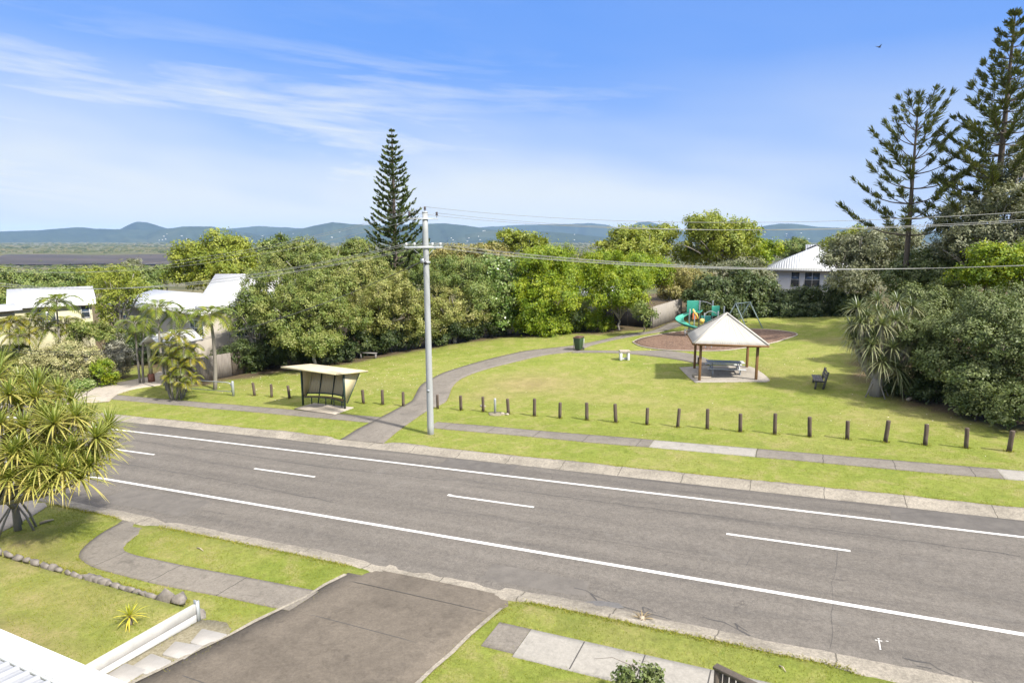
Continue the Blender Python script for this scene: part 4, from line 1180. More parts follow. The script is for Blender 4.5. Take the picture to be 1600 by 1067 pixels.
# ------------------------------------------------------------------ fences
def paling_fence(name, label, a, b, h, m, n_post=4, face=-1, wob=.02):
    a = np.array(a, float); b = np.array(b, float); L = np.linalg.norm((b - a)[:2]); e = (b - a) / L; nn = np.array([-e[1], e[0], 0]) * face
    o = (a + b) / 2; o[2] = float(T(o[0], o[1])); root = thing(name, label, 'fence', o)
    mb = MB(); x = 0; ang = math.atan2(e[1], e[0]); r_ = random.Random(label)
    while x < L:
        w = .095; q = a + e * (x + w / 2); zz = float(T(q[0], q[1])); hh = h + r_.uniform(-wob, wob)
        mb.box(q + np.array([0, 0, 0]) - np.array([0, 0, q[2]]) + np.array([0, 0, zz + hh / 2 - .03]) + nn * r_.uniform(0, .012), (w, .018, hh + .06), ang); x += w + r_.uniform(.004, .014)
    mb.build('paling', m, root, origin=o)
    for zf in (.3, h - .35):
        mb = MB(); qa, qb = a - nn * .05, b - nn * .05; qa[2] = float(T(a[0], a[1])) + zf; qb[2] = float(T(b[0], b[1])) + zf; mb.beam(qa, qb, .045, .08); mb.build('rail', m, root, origin=o)
    for k in range(n_post):
        q = a + (b - a) * k / (n_post - 1) - nn * .13; z_ = float(T(q[0], q[1])); mb = MB(); mb.box((q[0], q[1], z_ + h / 2 - .1), (.1, .1, h + .1), ang); mb.build('post', m, root, origin=o)
    return root
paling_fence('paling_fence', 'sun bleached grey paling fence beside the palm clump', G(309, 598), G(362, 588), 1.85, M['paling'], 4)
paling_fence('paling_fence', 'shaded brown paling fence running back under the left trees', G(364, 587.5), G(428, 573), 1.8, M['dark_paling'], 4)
fa, fb, fc_ = G(958, 516.5), G(1018, 513), G(1064, 497)
paling_fence('board_fence', 'charcoal board fence behind the slim lawn tree', A(942, 507, 61.5), fb + (-.06, .25, 0), 1.75, M['black_paling'], 4)
paling_fence('paling_fence', 'tall weathered paling fence beside the path end and playground', fb + (0.05, .05, 0), fc_, 1.95, M['sunlit_paling'], 5)

# ------------------------------------------------------------------ houses beyond
def gz(p): return float(base_h(p[0], p[1]))
def wallbox(root, origin, poly, z0, z1, m, name='wall'):
    mb = MB(); mb.prism(poly, z0, z1); return mb.build(name, m, root, origin=origin)
def window(root, o, c, w, h, nrm_ang, frame_m, cols=1, rows=1, pane=True):
    mb = MB(); n = np.array([math.cos(nrm_ang), math.sin(nrm_ang), 0]); t_ = np.array([-n[1], n[0], 0]); c = np.array(c)
    f = .06
    for s in (-1, 1):
        mb.beam(c + t_ * s * w / 2 + (0, 0, -h / 2 - f / 2), c + t_ * s * w / 2 + (0, 0, h / 2 + f / 2), .07, f)
        mb.beam(c + t_ * (-w / 2 + .03) + (0, 0, s * h / 2), c + t_ * (w / 2 - .03) + (0, 0, s * h / 2), .06, f)
    for k in range(1, cols): q = c + t_ * (w * (k / cols - .5)); mb.beam(q + (0, 0, -h / 2 + .02), q + (0, 0, h / 2 - .02), .05, .045)
    for k in range(1, rows): q = c + np.array([0, 0, h * (k / rows - .5)]); mb.beam(q - t_ * (w / 2 - .02), q + t_ * (w / 2 - .02), .045, .045)
    wf = mb.build('window', frame_m, root, origin=o)
    mb = MB(); mb.beam(c - t_ * w / 2 - n * .012, c + t_ * w / 2 - n * .012, .012, h); mb.build('pane', M['glass'], wf, origin=o)
CYAW = math.atan2(VY, UY)            # camera heading
RIGHT = np.array([VY, -UY, 0]); FWD = np.array([UY, VY, 0])
def house_pts(px0, px1, py_eave, d, depth, skew=0):
    """front eave corners seen at px0 / px1, going back by depth along the heading turned by skew degrees"""
    a, b = A(px0, py_eave, d), A(px1, py_eave, d); a[2] = b[2] = (a[2] + b[2]) / 2
    return a, b
def gable_house(name, label, a, b, depth, eave, ridge, base, wallm, roofm, axis_along=True, over=.5, fascia=M['white']):
    """a, b: front eave corners in plan; roof ridge parallel to a-b (axis_along) or perpendicular to it"""
    a = np.array(a, float)[:2]; b = np.array(b, float)[:2]; e = (b - a) / np.linalg.norm(b - a); n = np.array([-e[1], e[0]])
    if n @ FWD[:2] < 0: n = -n
    c, d = b + n * depth, a + n * depth; o = np.array([*((a + c) / 2), base]); root = thing(name, label, 'house', o)
    poly = [tuple(q) for q in (a, b, c, d)]
    cross_ = (poly[1][0] - poly[0][0]) * (poly[2][1] - poly[0][1]) - (poly[1][1] - poly[0][1]) * (poly[2][0] - poly[0][0])
    if cross_ < 0: poly = poly[::-1]
    wallbox(root, o, poly, base - 3, eave, wallm)
    A_, B_, C_, D_ = [q for q in (a - e * over - n * over, b + e * over - n * over, c + e * over + n * over, d - e * over + n * over)]
    if axis_along: r0, r1 = (A_ + D_) / 2, (B_ + C_) / 2; faces = [(A_, B_, r1, r0), (C_, D_, r0, r1)]
    else: r0, r1 = (A_ + B_) / 2, (D_ + C_) / 2; faces = [(A_, r0, r1, D_), (r0, B_, C_, r1)]
    rp = {id(r0): ridge, id(r1): ridge}
    mb = MB()
    for f in faces:
        P = np.array([[q[0], q[1], rp.get(id(q), eave + .02)] for q in f]); lo_ = P - np.array([0, 0, .14])
        mb.add(np.vstack([P, lo_]), [[0, 1, 2, 3], [7, 6, 5, 4], [0, 4, 5, 1], [1, 5, 6, 2], [2, 6, 7, 3], [3, 7, 4, 0]])
    rf_ = mb.build('roof', roofm, root, origin=o)
    # gable infill
    ends = [(a, d, r0), (b, c, r1)] if axis_along else [(a, b, r0), (d, c, r1)]
    for p_, q_, r_ in ends:
        mb = MB(); m_ = (p_ + q_) / 2; th_ = e * .06 if axis_along else n * .06
        P = np.array([[*p_, eave], [*q_, eave], [*m_, eave + (ridge - eave) * .93]]); Q = P + np.array([*th_, 0])
        mb.add(np.vstack([P, Q]), [[0, 1, 4, 3], [1, 2, 5, 4], [2, 0, 3, 5]]); bb = mb.n - 6; mb.f.append(np.array([[bb, bb + 2, bb + 1], [bb + 3, bb + 4, bb + 5]])); mb.build('gable', wallm, root, origin=o)
    return root, o, e, n
# left house: cream wall, white roof
a, b = A(20, 483, 66), A(143, 478, 70)
zb = gz(a)
h1, o1, e1, n1 = gable_house('house', 'cream house with white gable roof behind the tall single palm', a, b, 9, A(100, 479, 67)[2], A(90, 450, 71)[2], zb, M['cream'], M['white_roof'])
w = A(132, 490, 68.5); fr_ = b[:2] + (a[:2] - b[:2]) * .09
ang1 = math.atan2(-n1[1], -n1[0])
window(h1, o1, np.array([fr_[0], fr_[1], A(132, 489, 68.5)[2]]) - np.array([*n1, 0]) * .03, .75, 1.3, ang1, M['white'], 1, 2)
window(h1, o1, np.array([*(b[:2] + (a[:2] - b[:2]) * .6), A(100, 492, 68)[2]]) - np.array([*n1, 0]) * .03, 1.6, 1.3, ang1, M['white'], 2, 1)
# carport wing, lower curved white roof at far left
a, b = A(-75, 497, 58), A(22, 482, 62)
h2, o2, e2, n2 = gable_house('house', 'low white roofed wing at the far left edge beside the cream house', a, b, 2.6, A(0, 487, 60)[2], A(0, 476, 62)[2], gz(a), M['cream'], M['white_roof'])
# middle house: long low white roof, beige walls
a, b = A(180, 487, 60), A(322, 484, 52)
h3, o3, e3, n3 = gable_house('house', 'beige house under a long low white roof behind the left palms', a, b, 8, A(270, 484, 55)[2], A(240, 457, 60)[2], gz(b), M['beige'], M['white_roof'], True, .5)
ang3 = math.atan2(-n3[1], -n3[0])
for f, w_, cols in ((.10, 1.9, 3), (.62, 1.3, 2), (.9, .9, 1)):
    q = b[:2] + (a[:2] - b[:2]) * f
    window(h3, o3, np.array([*q, A(300, 512, 53)[2]]) - np.array([*n3, 0]) * .03, w_, 1.3, ang3, M['white'], cols, 2)
# taller roof block to its right
a, b = A(318, 480, 53.5), A(440, 474, 54)
h4, o4, e4, n4 = gable_house('house', 'taller white roofed house half hidden behind the large left tree', a, b, 9, A(350, 478, 53.5)[2], A(385, 428, 58)[2], gz(b), M['beige'], M['white_roof'], True, .5)
ang4 = math.atan2(-n4[1], -n4[0])
for f, w_, cols in ((.16, 1.9, 3), (.5, 1.4, 2)):
    q = a[:2] + (b[:2] - a[:2]) * f
    window(h4, o4, np.array([*q, A(335, 514, 53.5)[2]]) - np.array([*n4, 0]) * .03, w_, 1.3, ang4, M['white'], cols, 2)
# porch with its own little gable and posts
a, b = A(226, 538, 47.5), A(262, 536, 46.5)
pbz = gz(a)
po = thing('porch', 'small gabled entry porch with white post and brick pier on the left drive', 'porch', (*((a + b) / 2)[:2], pbz))
o = np.array([*((a + b) / 2)[:2], pbz])
zt_ = A(240, 537, 47)[2]
e = (b - a)[:2] / np.linalg.norm((b - a)[:2]); n = np.array([-e[1], e[0]]); n = n if n @ FWD[:2] > 0 else -n
mb = MB(); r0 = (a + b) / 2; W2 = 1.15
for s in (-1, 1):
    P = []
    for f, hz, k in ((-.5, zt_, s), (3.2, zt_, s), (3.2, zt_ + .75, 0), (-.5, zt_ + .75, 0)): P.append([r0[0] + e[0] * W2 * k + n[0] * f, r0[1] + e[1] * W2 * k + n[1] * f, hz])
    P = np.array(P); mb.add(np.vstack([P, P - (0, 0, .12)]), [[0, 1, 2, 3], [7, 6, 5, 4], [0, 4, 5, 1], [1, 5, 6, 2], [2, 6, 7, 3], [3, 7, 4, 0]])
mb.build('roof', M['white_roof'], po, origin=o)
for s in (-1, 1):
    q = r0[:2] + e * s * .85; z_ = float(T(*q))
    mb = MB(); mb.box((q[0], q[1], z_ + .3), (.34, .34, .7)); mb.build('pier', M['pillar'], po, origin=o)
    mb = MB(); mb.box((q[0], q[1], (z_ + .65 + zt_) / 2 - .03), (.2, .2, zt_ - z_ - .62)); mb.build('post', M['cream'], po, origin=o)
mb = MB(); q = r0[:2] + n * 3.0; mb.box((q[0], q[1], pbz + 1.2), (1.9, .12, 2.9), math.atan2(e[1], e[0])); mb.build('back_wall', M['beige'], po, origin=o)
mb = MB(); q = r0[:2] + n * 2.9; mb.box((q[0], q[1], pbz + 1.0), (.9, .08, 2.1), math.atan2(e[1], e[0])); mb.build('door', M['dark_wood'], po, origin=o)
# right house, white render, pale hipped roof
a, b = A(1208, 421, 74), A(1330, 421, 71)
c_e = (b - a)[:2] / np.linalg.norm((b - a)[:2]); n = np.array([-c_e[1], c_e[0]]); n = n if n @ FWD[:2] > 0 else -n
ev = A(1260, 421.5, 73)[2]; zb = 0.2
o = np.array([*((a + b) / 2)[:2], zb]); h5 = thing('house', 'white rendered house with pale hipped roof behind the dark hedge', 'house', o)
Q = [a[:2], b[:2], b[:2] + n * 10, a[:2] + n * 10]
wallbox(h5, o, [tuple(q) for q in Q], zb - 2, ev, M['render'])
over = .7; Qo = [a[:2] - c_e * over - n * over, b[:2] + c_e * over - n * over, b[:2] + c_e * over + n * (10 + over), a[:2] - c_e * over + n * (10 + over)]
rz_ = ev + 2.75; r0_, r1_ = a[:2] + n * 5 + c_e * 4.9, b[:2] + n * 5 - c_e * 3.5
P = np.array([[*q, ev + .03] for q in Qo] + [[*r0_, rz_], [*r1_, rz_]]); mb = MB(); mb.add(P, [[0, 1, 5, 4], [2, 3, 4, 5]]); mb.f.append(np.array([[1, 2, 5], [3, 0, 4]])); mb.add(P[:4] - (0, 0, .16), [[3, 2, 1, 0]]); 
mb.f.append(np.array([[6, 7, 1, 0], [7, 8, 2, 1], [8, 9, 3, 2], [9, 6, 0, 3]])); mb.build('roof', M['grey_roof'], h5, origin=o)
# raised gablet on the roof
g0 = A(1282, 405, 76); mb = MB()
mb.slab([(*(g0[:2] - c_e * 1.6), ev + 1.5), (*(g0[:2] + c_e * 1.6), ev + 1.5), (*(g0[:2] + c_e * 1.6 + n * 3), rz_ + .02), (*(g0[:2] - c_e * 1.6 + n * 3), rz_ + .02)], .12); mb.build('gablet', M['grey_roof'], h5, origin=o)
ang5 = math.atan2(-n[1], -n[0])
for f, w_, cols in ((.30, .9, 1), (.52, 1.6, 2)):
    q = a[:2] + (b[:2] - a[:2]) * f; window(h5, o, np.array([*q, ev - 1.1]) - np.array([*n, 0]) * .03, w_, 1.7, ang5, M['white'], cols, 2)
# pale house glimpsed between the bright trees
a, b = A(905, 478, 66), A(985, 478, 66)
h6, o6, e6, n6 = gable_house('house', 'pale lilac house glimpsed through gaps between the bright green trees', a, b, 8, A(940, 462, 66)[2], A(940, 446, 70)[2], -1.0, mat('pale lilac wall', (.62, .60, .66), .05, 1, .8, .05), M['grey_roof'])

# ------------------------------------------------------------------ the house one stands above: near roof corner
za = 3.15
def onz(px, py, z):
    r, y = ray(px, py); t_ = (z - CAMZ) / r[2]; return r * t_ + np.array([0, 0, CAMZ])
ra, rb_ = onz(0, 981, za), onz(205, 1068, za)
ey0 = (ra[1] + rb_[1]) / 2; xr = rb_[0] + .55
nr = thing('near_house', 'white steel roof corner with wide gutter of the nearest house', 'house', (xr - 5, ey0 - 4, 0.3))
o = np.array([xr - 5, ey0 - 4, .3])
X0 = -24.0
mb = MB(); mb.box(((X0 + xr) / 2, ey0 - .16, za - .07), (xr - X0, .32, .14))
bevel(mb.build('gutter', M['own_roof'], nr, origin=o), .012)
mb = MB(); mb.box(((X0 + xr) / 2, ey0 - .345, za - .055), (xr - X0, .04, .05)); mb.build('shade_strip', M['galv'], nr, origin=o)  # grey strip stands in for the shaded gap between gutter and roof
mb = MB(); k = 0; x = X0
P = []
xs = []
while x < xr - .1:
    xs += [x, x + .10, x + .125, x + .165, x + .19]; x += .225
xs = np.array(xs); zz = np.tile([0, 0, .04, .04, 0], len(xs) // 5)
rows = []
for f, yy in ((0, ey0 - .40), (.5, ey0 - 3), (1, ey0 - 6.5)):
    rows.append(np.column_stack([xs, np.full(len(xs), yy), za - .045 + zz + (ey0 - .40 - yy) * .10]))
mb.grid(np.stack(rows, 0)); rf_ = mb.build('roof', M['own_roof'], nr, origin=o); md = rf_.modifiers.new('s', 'SOLIDIFY'); md.thickness = .012; md.offset = -1
mb = MB(); mb.box(((X0 + xr) / 2 - .4, ey0 - 3.6, 1.5), (xr - X0 - .8, 5.6, 2.6)); mb.build('wall', M['white'], nr, origin=o)
mb = MB(); mb.box((xr - .02, ey0 - 3.4, za - .05), (.05, 6.2, .12)); mb.build('barge_board', M['own_roof'], nr, origin=o)

# ------------------------------------------------------------------ garden of the near house
# low white sleeper wall
zt0 = float(T(-13.4, 9.6)) + .17
wl_ = thing('retaining_wall', 'low white sleeper retaining wall between lawn terrace and stepping stones', 'wall', (-12.96, 8.4, float(T(-12.6, 8.4))))
o = np.array([-12.96, 8.4, float(T(-12.6, 8.4))])
for k in range(2):
    mb = MB(); z = [.13, .395][k]
    mb.beam((-12.96, 9.86, zt0 - .53 + z), (-12.96, 6.4, zt0 - .53 + z + .10), .075, .256); bevel(mb.build('sleeper', M['sleeper_top' if k else 'sleeper'], wl_, origin=o), .004, 1)
mb = MB(); mb.box((-12.905, 9.9, zt0 - .24), (.05, .08, .62)); mb.box((-12.96, 9.9, zt0 - .22), (.13, .03, .58)); mb.build('steel_post', M['galv'], wl_, origin=o)
# edging stones along the terrace
es = [(-6, 853), (10, 858), (24, 861), (38, 866), (52, 871), (63, 876), (75, 881), (88, 887), (98, 889), (108, 893), (120, 899), (128, 903), (138, 906), (147, 906), (158, 908), (168, 910), (178, 912), (186, 915), (196, 918), (206, 922), (216, 926), (228, 929), (236, 933), (247, 935), (260, 943), (281, 946), (309, 962)]
mid_o = None
for i, q in enumerate(es):
    p = G(*q); p[1] = .3 * p[1] + .7 * 10.0 if i < 24 else p[1]; s = .085 + .05 * rb.random() + (.08 if i >= 24 else 0) + (.05 if i in (14, 15, 16) else 0)
    z_ = float(base_h(p[0], p[1])) + .17
    mb = MB(); mb.ball(np.array([p[0], p[1], z_ + .06 + (.06 if i < 26 else -.05)]), (s * rb.uniform(1.2, 1.9), s * rb.uniform(.75, 1.05), s * rb.uniform(.55, .95)), 7, 5, .34, i * 3.1)
    n = ORD[len(es) - i] if len(es) - i < len(ORD) else 'last'
    lb = f'grey edging stone on the lawn terrace, {n} counted leftwards from the white sleeper wall'
    if i == 26: lb = 'brown boulder at the outer end of the white sleeper wall'
    if i == 25: lb = 'large blue grey boulder just left of the white sleeper wall end'
    tag(mb.build('edging_stone', M['stone'], origin=p), lb, 'stone', 'edging stones along the lawn terrace')
# stepping pavers in a weedy gravel bed
gb = [(-12.9, 9.95), (-12.2, 10.1), (-11.6, 9.6), (-11.75, 8.4), (-12.0, 6.5), (-12.0, 4), (-12.9, 4)]
gl = [G(*q)[:2] for q in ((318, 968), (345, 978), (352, 990))]
fan([np.array(q) for q in gb], .012, 'gravel', M['gravel'], rings=7)
for i, q in enumerate([(326, 997), (285, 1017), (236, 1040), (195, 1056), (160, 1075)]):
    p = G(*q); mb = MB(); an = np.array([.75, 2.4, 3.9, 5.5]) + rng.normal(0, .12, 4); an = np.sort(np.concatenate([an, an + .12]))
    mb.prism([(p[0] + .43 * math.cos(k), p[1] + .36 * math.sin(k)) for k in an], p[2] - .05, p[2] + .05)
    tag(bevel(mb.build('stepping_stone', M['paver'], origin=p), .012, 1), f'square sandstone stepping stone, {ORD[i + 1]} from the white wall end towards the house' if i else 'square sandstone stepping stone nearest the white wall end', 'paver', 'stepping stones in the weedy gravel')
# timber fence top at the lower edge
fa_ = A(1121, 1042, 9.6); fb_ = A(1290, 1088, 8.3)
fz = fa_[2]
tf = thing('timber_fence', 'dark weathered timber fence top at the lower edge beside the footpath', 'fence', (fa_[0], fa_[1], float(T(fa_[0], fa_[1]))))
o = np.array([fa_[0], fa_[1], float(T(fa_[0], fa_[1]))]); fb_[2] = fz + .12
e = (fb_ - fa_) / np.linalg.norm(fb_ - fa_)
mb = MB(); mb.beam(fa_ - e * .05, fb_ + e * 2, .14, .05); bevel(mb.build('cap_rail', M['dark_paling'], tf, origin=o), .006, 1)
mb = MB()
for k in range(22):
    q = fa_ + e * (.16 + k * .12); mb.box((q[0], q[1], q[2] / 2 - .05), (.09, .02, q[2] + .0), math.atan2(e[1], e[0]))
mb.build('paling', M['dark_paling'], tf, origin=o)
mb = MB(); mb.box((fa_[0] + .02, fa_[1], fz / 2 - .03), (.1, .1, fz), math.atan2(e[1], e[0])); mb.build('post', M['dark_paling'], tf, origin=o)
# letterbox sign, low timber post by the palms
p = G(126, 600)
lb_ = thing('letterbox', 'small white letterbox among shrubs beside the left driveway', 'letterbox', p, R(20))
mb = MB(); mb.box((0, 0, .95), (.34, .3, .26)); bevel(mb.build('box', M['white'], lb_), .02)
mb = MB(); mb.box((0, 0, .4), (.09, .09, .86)); mb.build('post', M['white'], lb_)
p = G(258.5, 601)
mb = MB(); mb.tube([p + (0, 0, -.1), p + (-.02, 0, 1.2), p + (-.05, 0, 3.5), p + (-.05, 0, 3.56)], [.12, .115, .105, .09], 10)
tag(mb.build('timber_post', M['grey_wood'], origin=p), 'leaning silvered timber post at the palm clump by the left driveway', 'post')
# bird
p = A(1374, 74, 60)
mb = MB(); mb.ball(p, (.17, .06, .055), 8, 6)
for s in (-1, 1):
    mb.add([p + (.08, 0, .02), p + (-.07, 0, .02), p + (-.14, s * .38, .16), p + (-.02, s * .24, .13)], [[0, 1, 2, 3]])
mb.add([p + (-.13, .03, 0), p + (-.13, -.03, 0), p + (-.28, -.06, 0), p + (-.28, .06, 0)], [[0, 1, 2, 3]])
o_ = mb.build('bird', M['black'], origin=p); tag(o_, 'small dark bird gliding high in the blue sky', 'bird'); o_.rotation_euler = (0, 0, R(40))
md = o_.modifiers.new('s', 'SOLIDIFY'); md.thickness = .01
# ------------------------------------------------------------------ vegetation
G_ = lambda *c: [tuple(x) for x in c]
LM = dict(
    olive=leaf_mat('olive leaves', G_((0.062, 0.098, 0.016), (0.110, 0.154, 0.026), (0.168, 0.206, 0.041), (0.246, 0.252, 0.074)), 0.20),
    olive2=leaf_mat('greenish olive leaves', G_((0.055, 0.096, 0.017), (0.096, 0.146, 0.026), (0.150, 0.198, 0.041), (0.216, 0.240, 0.066)), 0.20),
    tan=leaf_mat('pale olive leaves', G_((0.098, 0.130, 0.024), (0.166, 0.192, 0.041), (0.234, 0.246, 0.062), (0.318, 0.300, 0.102)), 0.20),
    bright=leaf_mat('bright green leaves', G_((.072, .125, .007), (.130, .205, .009), (.200, .275, .013), (.31, .345, .022)), 0.32),
    lush=leaf_mat('glossy green leaves', G_((0.048, 0.103, 0.014), (0.090, 0.158, 0.022), (0.144, 0.216, 0.041), (0.264, 0.312, 0.108)), 0.22, .35, .5),
    yellow=leaf_mat('yellow green leaves', G_((0.100, 0.142, 0.014), (0.158, 0.202, 0.020), (0.221, 0.260, 0.028), (0.304, 0.320, 0.053)), 0.30),
    rust=leaf_mat('yellow brown leaves', G_((.11, .120, .026), (.172, .172, .040), (.235, .214, .060), (.31, .26, .09)), 0.17),
    dark=leaf_mat('dark green leaves', G_((0.029, 0.051, 0.012), (0.047, 0.076, 0.019), (0.071, 0.102, 0.026), (0.112, 0.133, 0.041)), 0.18),
    coast=leaf_mat('coastal bush leaves', G_((0.044, 0.071, 0.018), (0.076, 0.108, 0.028), (0.117, 0.147, 0.043), (0.182, 0.209, 0.084)), 0.18, .5, .3),
    grey=leaf_mat('grey green leaves', G_((0.067, 0.081, 0.034), (0.107, 0.123, 0.056), (0.155, 0.165, 0.085), (0.230, 0.230, 0.134)), 0.18),
    silver=leaf_mat('silvery shrub leaves', G_((.11, .115, .085), (.18, .18, .135), (.25, .245, .19), (.34, .33, .26)), 0.16),
    cream=leaf_mat('variegated shrub leaves', G_((.085, .11, .03), (.19, .20, .07), (.32, .30, .13), (.45, .42, .22)), 0.16),
    hedge=leaf_mat('deep hedge leaves', G_((0.022, 0.043, 0.012), (0.039, 0.065, 0.019), (0.060, 0.090, 0.027), (0.092, 0.112, 0.041)), 0.16),
    pine=leaf_mat('pine needles', G_((0.035, 0.060, 0.017), (0.058, 0.090, 0.023), (0.087, 0.122, 0.032), (0.127, 0.150, 0.046)), 0.18, .6, .2),
    pine2=leaf_mat('open pine needles', G_((0.054, 0.076, 0.019), (0.086, 0.109, 0.029), (0.122, 0.144, 0.038), (0.171, 0.180, 0.054)), 0.20, .6, .2),
    palm=leaf_mat('palm fronds', G_((.085, .125, .014), (.140, .180, .02), (.22, .235, .028), (.36, .29, .035)), .3, .4),
    golden=leaf_mat('golden cane fronds', G_((.09, .125, .015), (.17, .19, .022), (.30, .25, .030), (.44, .29, .035)), .3, .4),
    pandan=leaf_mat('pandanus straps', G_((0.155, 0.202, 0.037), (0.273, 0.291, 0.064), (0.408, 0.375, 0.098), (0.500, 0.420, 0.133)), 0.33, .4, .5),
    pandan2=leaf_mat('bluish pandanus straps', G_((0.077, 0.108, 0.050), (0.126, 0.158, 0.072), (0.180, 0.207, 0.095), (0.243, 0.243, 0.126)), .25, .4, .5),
    yuc=leaf_mat('yellow straps', G_((.28, .30, .03), (.42, .40, .04), (.55, .46, .06)), .3, .4),
    grass=leaf_mat('grass blades', G_((.10, .150, .010), (.165, .205, .016), (.23, .24, .028), (.31, .28, .07)), .35, .8, .1),
    litter=leaf_mat('fallen leaves', G_((.28, .22, .10), (.42, .38, .24), (.60, .57, .45)), .1, .8, .1),
    far=leaf_mat('distant scrub', G_((.030, .040, .016), (.050, .060, .022), (.085, .088, .036), (.13, .115, .06)), 0, .9, 0),
)
def unit(a): return a / (np.linalg.norm(a, axis=-1, keepdims=True) + 1e-9)
def quads(mb, c, nrm, L, W, lv, up_bias=0):
    """diamond leaves at c with normals nrm"""
    n = len(c); r = unit(rng.normal(size=(n, 3)))
    t1 = unit(np.cross(nrm, r)); t2 = np.cross(nrm, t1)
    L = np.broadcast_to(L, (n,))[:, None]; W = np.broadcast_to(W, (n,))[:, None]
    v = np.stack([c - t1 * L / 2, c + t2 * W / 2 + t1 * L * .08, c + t1 * L / 2 - nrm * L * .12, c - t2 * W / 2 + t1 * L * .08], 1).reshape(-1, 3)
    f = np.arange(n * 4).reshape(n, 4)
    mb.add(v, f, np.repeat(lv, 4))
def crown_mesh(blobs, leaf, dens=1.0, clump=.5, lumps=12, ragged=.17, aspect=.55, hollow=.62):
    """blobs: (centre, rx, rz) in metres; leaves gathered into clumps over lumpy shells"""
    mb = MB(); allb = []
    for c, rx, rz in blobs:
        allb.append((np.array(c), rx * .60, rz * .60))
        d = unit(rng.normal(size=(lumps, 3)) + np.array([0, 0, .25]))
        for k in range(lumps):
            s = rng.uniform(.30, .52)
            allb.append((np.array(c) + d[k] * np.array([rx, rx, rz]) * rng.uniform(.62, .90), rx * s, (rz * .75 + rx * .25) * s * .82))
    C = np.array([b[0] for b in allb]); RX = np.array([b[1] for b in allb]); RZ = np.array([b[2] for b in allb])
    for i in range(len(allb)):
        area = 4 * math.pi * ((RX[i] ** 2 * 2 + RX[i] * RZ[i]) / 3)
        ncl = max(4, int(area / (clump ** 2) * 1.15))
        d = unit(rng.normal(size=(ncl, 3)))
        rad = rng.normal(1.0, ragged, ncl)
        cc = C[i] + d * np.array([RX[i], RX[i], RZ[i]]) * rad[:, None]
        q = ((cc[:, None, :] - C[None]) / np.stack([RX, RX, RZ], -1)[None]); q = np.sqrt((q ** 2).sum(-1)); q[:, i] = 9
        keep = (q.min(1) > hollow) & (rng.random(ncl) < np.where(d[:, 2] < -.25, .38, 1.0))
        cc, d = cc[keep], d[keep]; ncl = len(cc)
        if not ncl: continue
        per = max(3, int(dens * 2.3 * clump ** 2 / (leaf * leaf * aspect)))
        cv = rng.beta(2.2, 2.2, ncl)
        P = np.repeat(cc, per, 0) + rng.normal(size=(ncl * per, 3)) * clump * .30
        Dn = np.repeat(d, per, 0)
        nrm = unit(Dn * .85 + np.array([0, 0, .40]) + rng.normal(size=P.shape) * .42)
        lv = np.clip(np.repeat(cv, per) * .72 + rng.random(len(P)) * .38 - .05, 0, 1)
        L = leaf * rng.uniform(.65, 1.3, len(P))
        quads(mb, P, nrm, L, L * aspect, lv)
    return mb
def limbs(base, tips, r0, rng_, lean=.0, fork=.45, n=7):
    """tapered trunk and limbs as one mesh"""
    mb = MB(); base = np.array(base, float)
    cen = np.mean(tips, 0); f = base + (cen - base) * fork; f[:2] = base[:2] + (cen[:2] - base[:2]) * (.25 + lean)
    s = np.linspace(0, 1, 6); P = base + (f - base) * s[:, None]; P[1:-1, :2] += rng_.normal(0, r0 * .5, (4, 2)); P[0, 2] -= .3
    mb.tube(P, np.linspace(r0 * 1.25, r0 * .8, 6), n + 1)
    for tp in tips:
        tp = np.array(tp); m = f + (tp - f) * .5 + rng_.normal(0, .25, 3) + np.array([0, 0, .2]); s = np.linspace(0, 1, 7)[:, None]
        P = f * (1 - s) ** 2 + m * 2 * s * (1 - s) + tp * s ** 2
        mb.tube(P, np.linspace(r0 * .7, r0 * .16, 7), n - 1)
        for k in range(2):
            a_ = P[3 + k]; e_ = a_ + (tp - a_) * .6 + rng_.normal(0, .5, 3); mb.tube([a_, (a_ + e_) / 2 + (0, 0, .1), e_], [r0 * .35, r0 * .22, r0 * .08], 5)
    return mb
def tree(name, label, cat, blobs, leaf, m, base=None, dens=1.0, clump=.5, bark='bark', r0=.16, group=None, lumps=9, ragged=.16, aspect=.55, fork=.45, hollow=.62, twigs=0):
    lumps = int(lumps * 1.1)
    B = []
    for px, py, rx, ry, d in blobs:
        c = A(px, py, d); B.append((c, rx * d / 1000, ry * d / 1000))
    cm = np.mean([b[0] for b in B], 0)
    if base is None: bp = np.array([cm[0], cm[1], 0])
    else: bp = G(*base)
    bp[2] = float(T(bp[0], bp[1]))
    low = min(b[0][2] - b[2] for b in B)
    root = thing(name, label, cat, bp, 0, group)
    crown_mesh(B, leaf, dens, clump, lumps, ragged, aspect, hollow).build('crown', LM[m], root, origin=bp)
    rr = np.random.default_rng(abs(int(cm[0] * 100)) + 3)
    tips = [b[0] + np.array([0, 0, b[2] * .25]) for b in B]
    if bark == 'pale_bark' or twigs:
        for b in B:
            for _ in range(twigs or 2):
                q = unit(rr.normal(size=3) + np.array([-UX * 0 - UY * 1.1, -VY * 1.1, -.1])); tips.append(b[0] + q * np.array([b[1], b[1], b[2]]) * rr.uniform(.85, 1.02))
    limbs(bp, tips, r0, rr, fork=fork).build('trunk', M[bark], root, origin=bp, smooth=True)
    return root
def shrub(label, blobs, leaf, m, dens=1.0, clump=.35, group=None, lumps=6, cat='shrub', name='shrub', ragged=.14, aspect=.5):
    return tree(name, label, cat, blobs, leaf, m, None, dens, clump, 'dark_bark', .05, group, lumps, ragged, aspect, .3)

GB = 'trees at the back of the park'
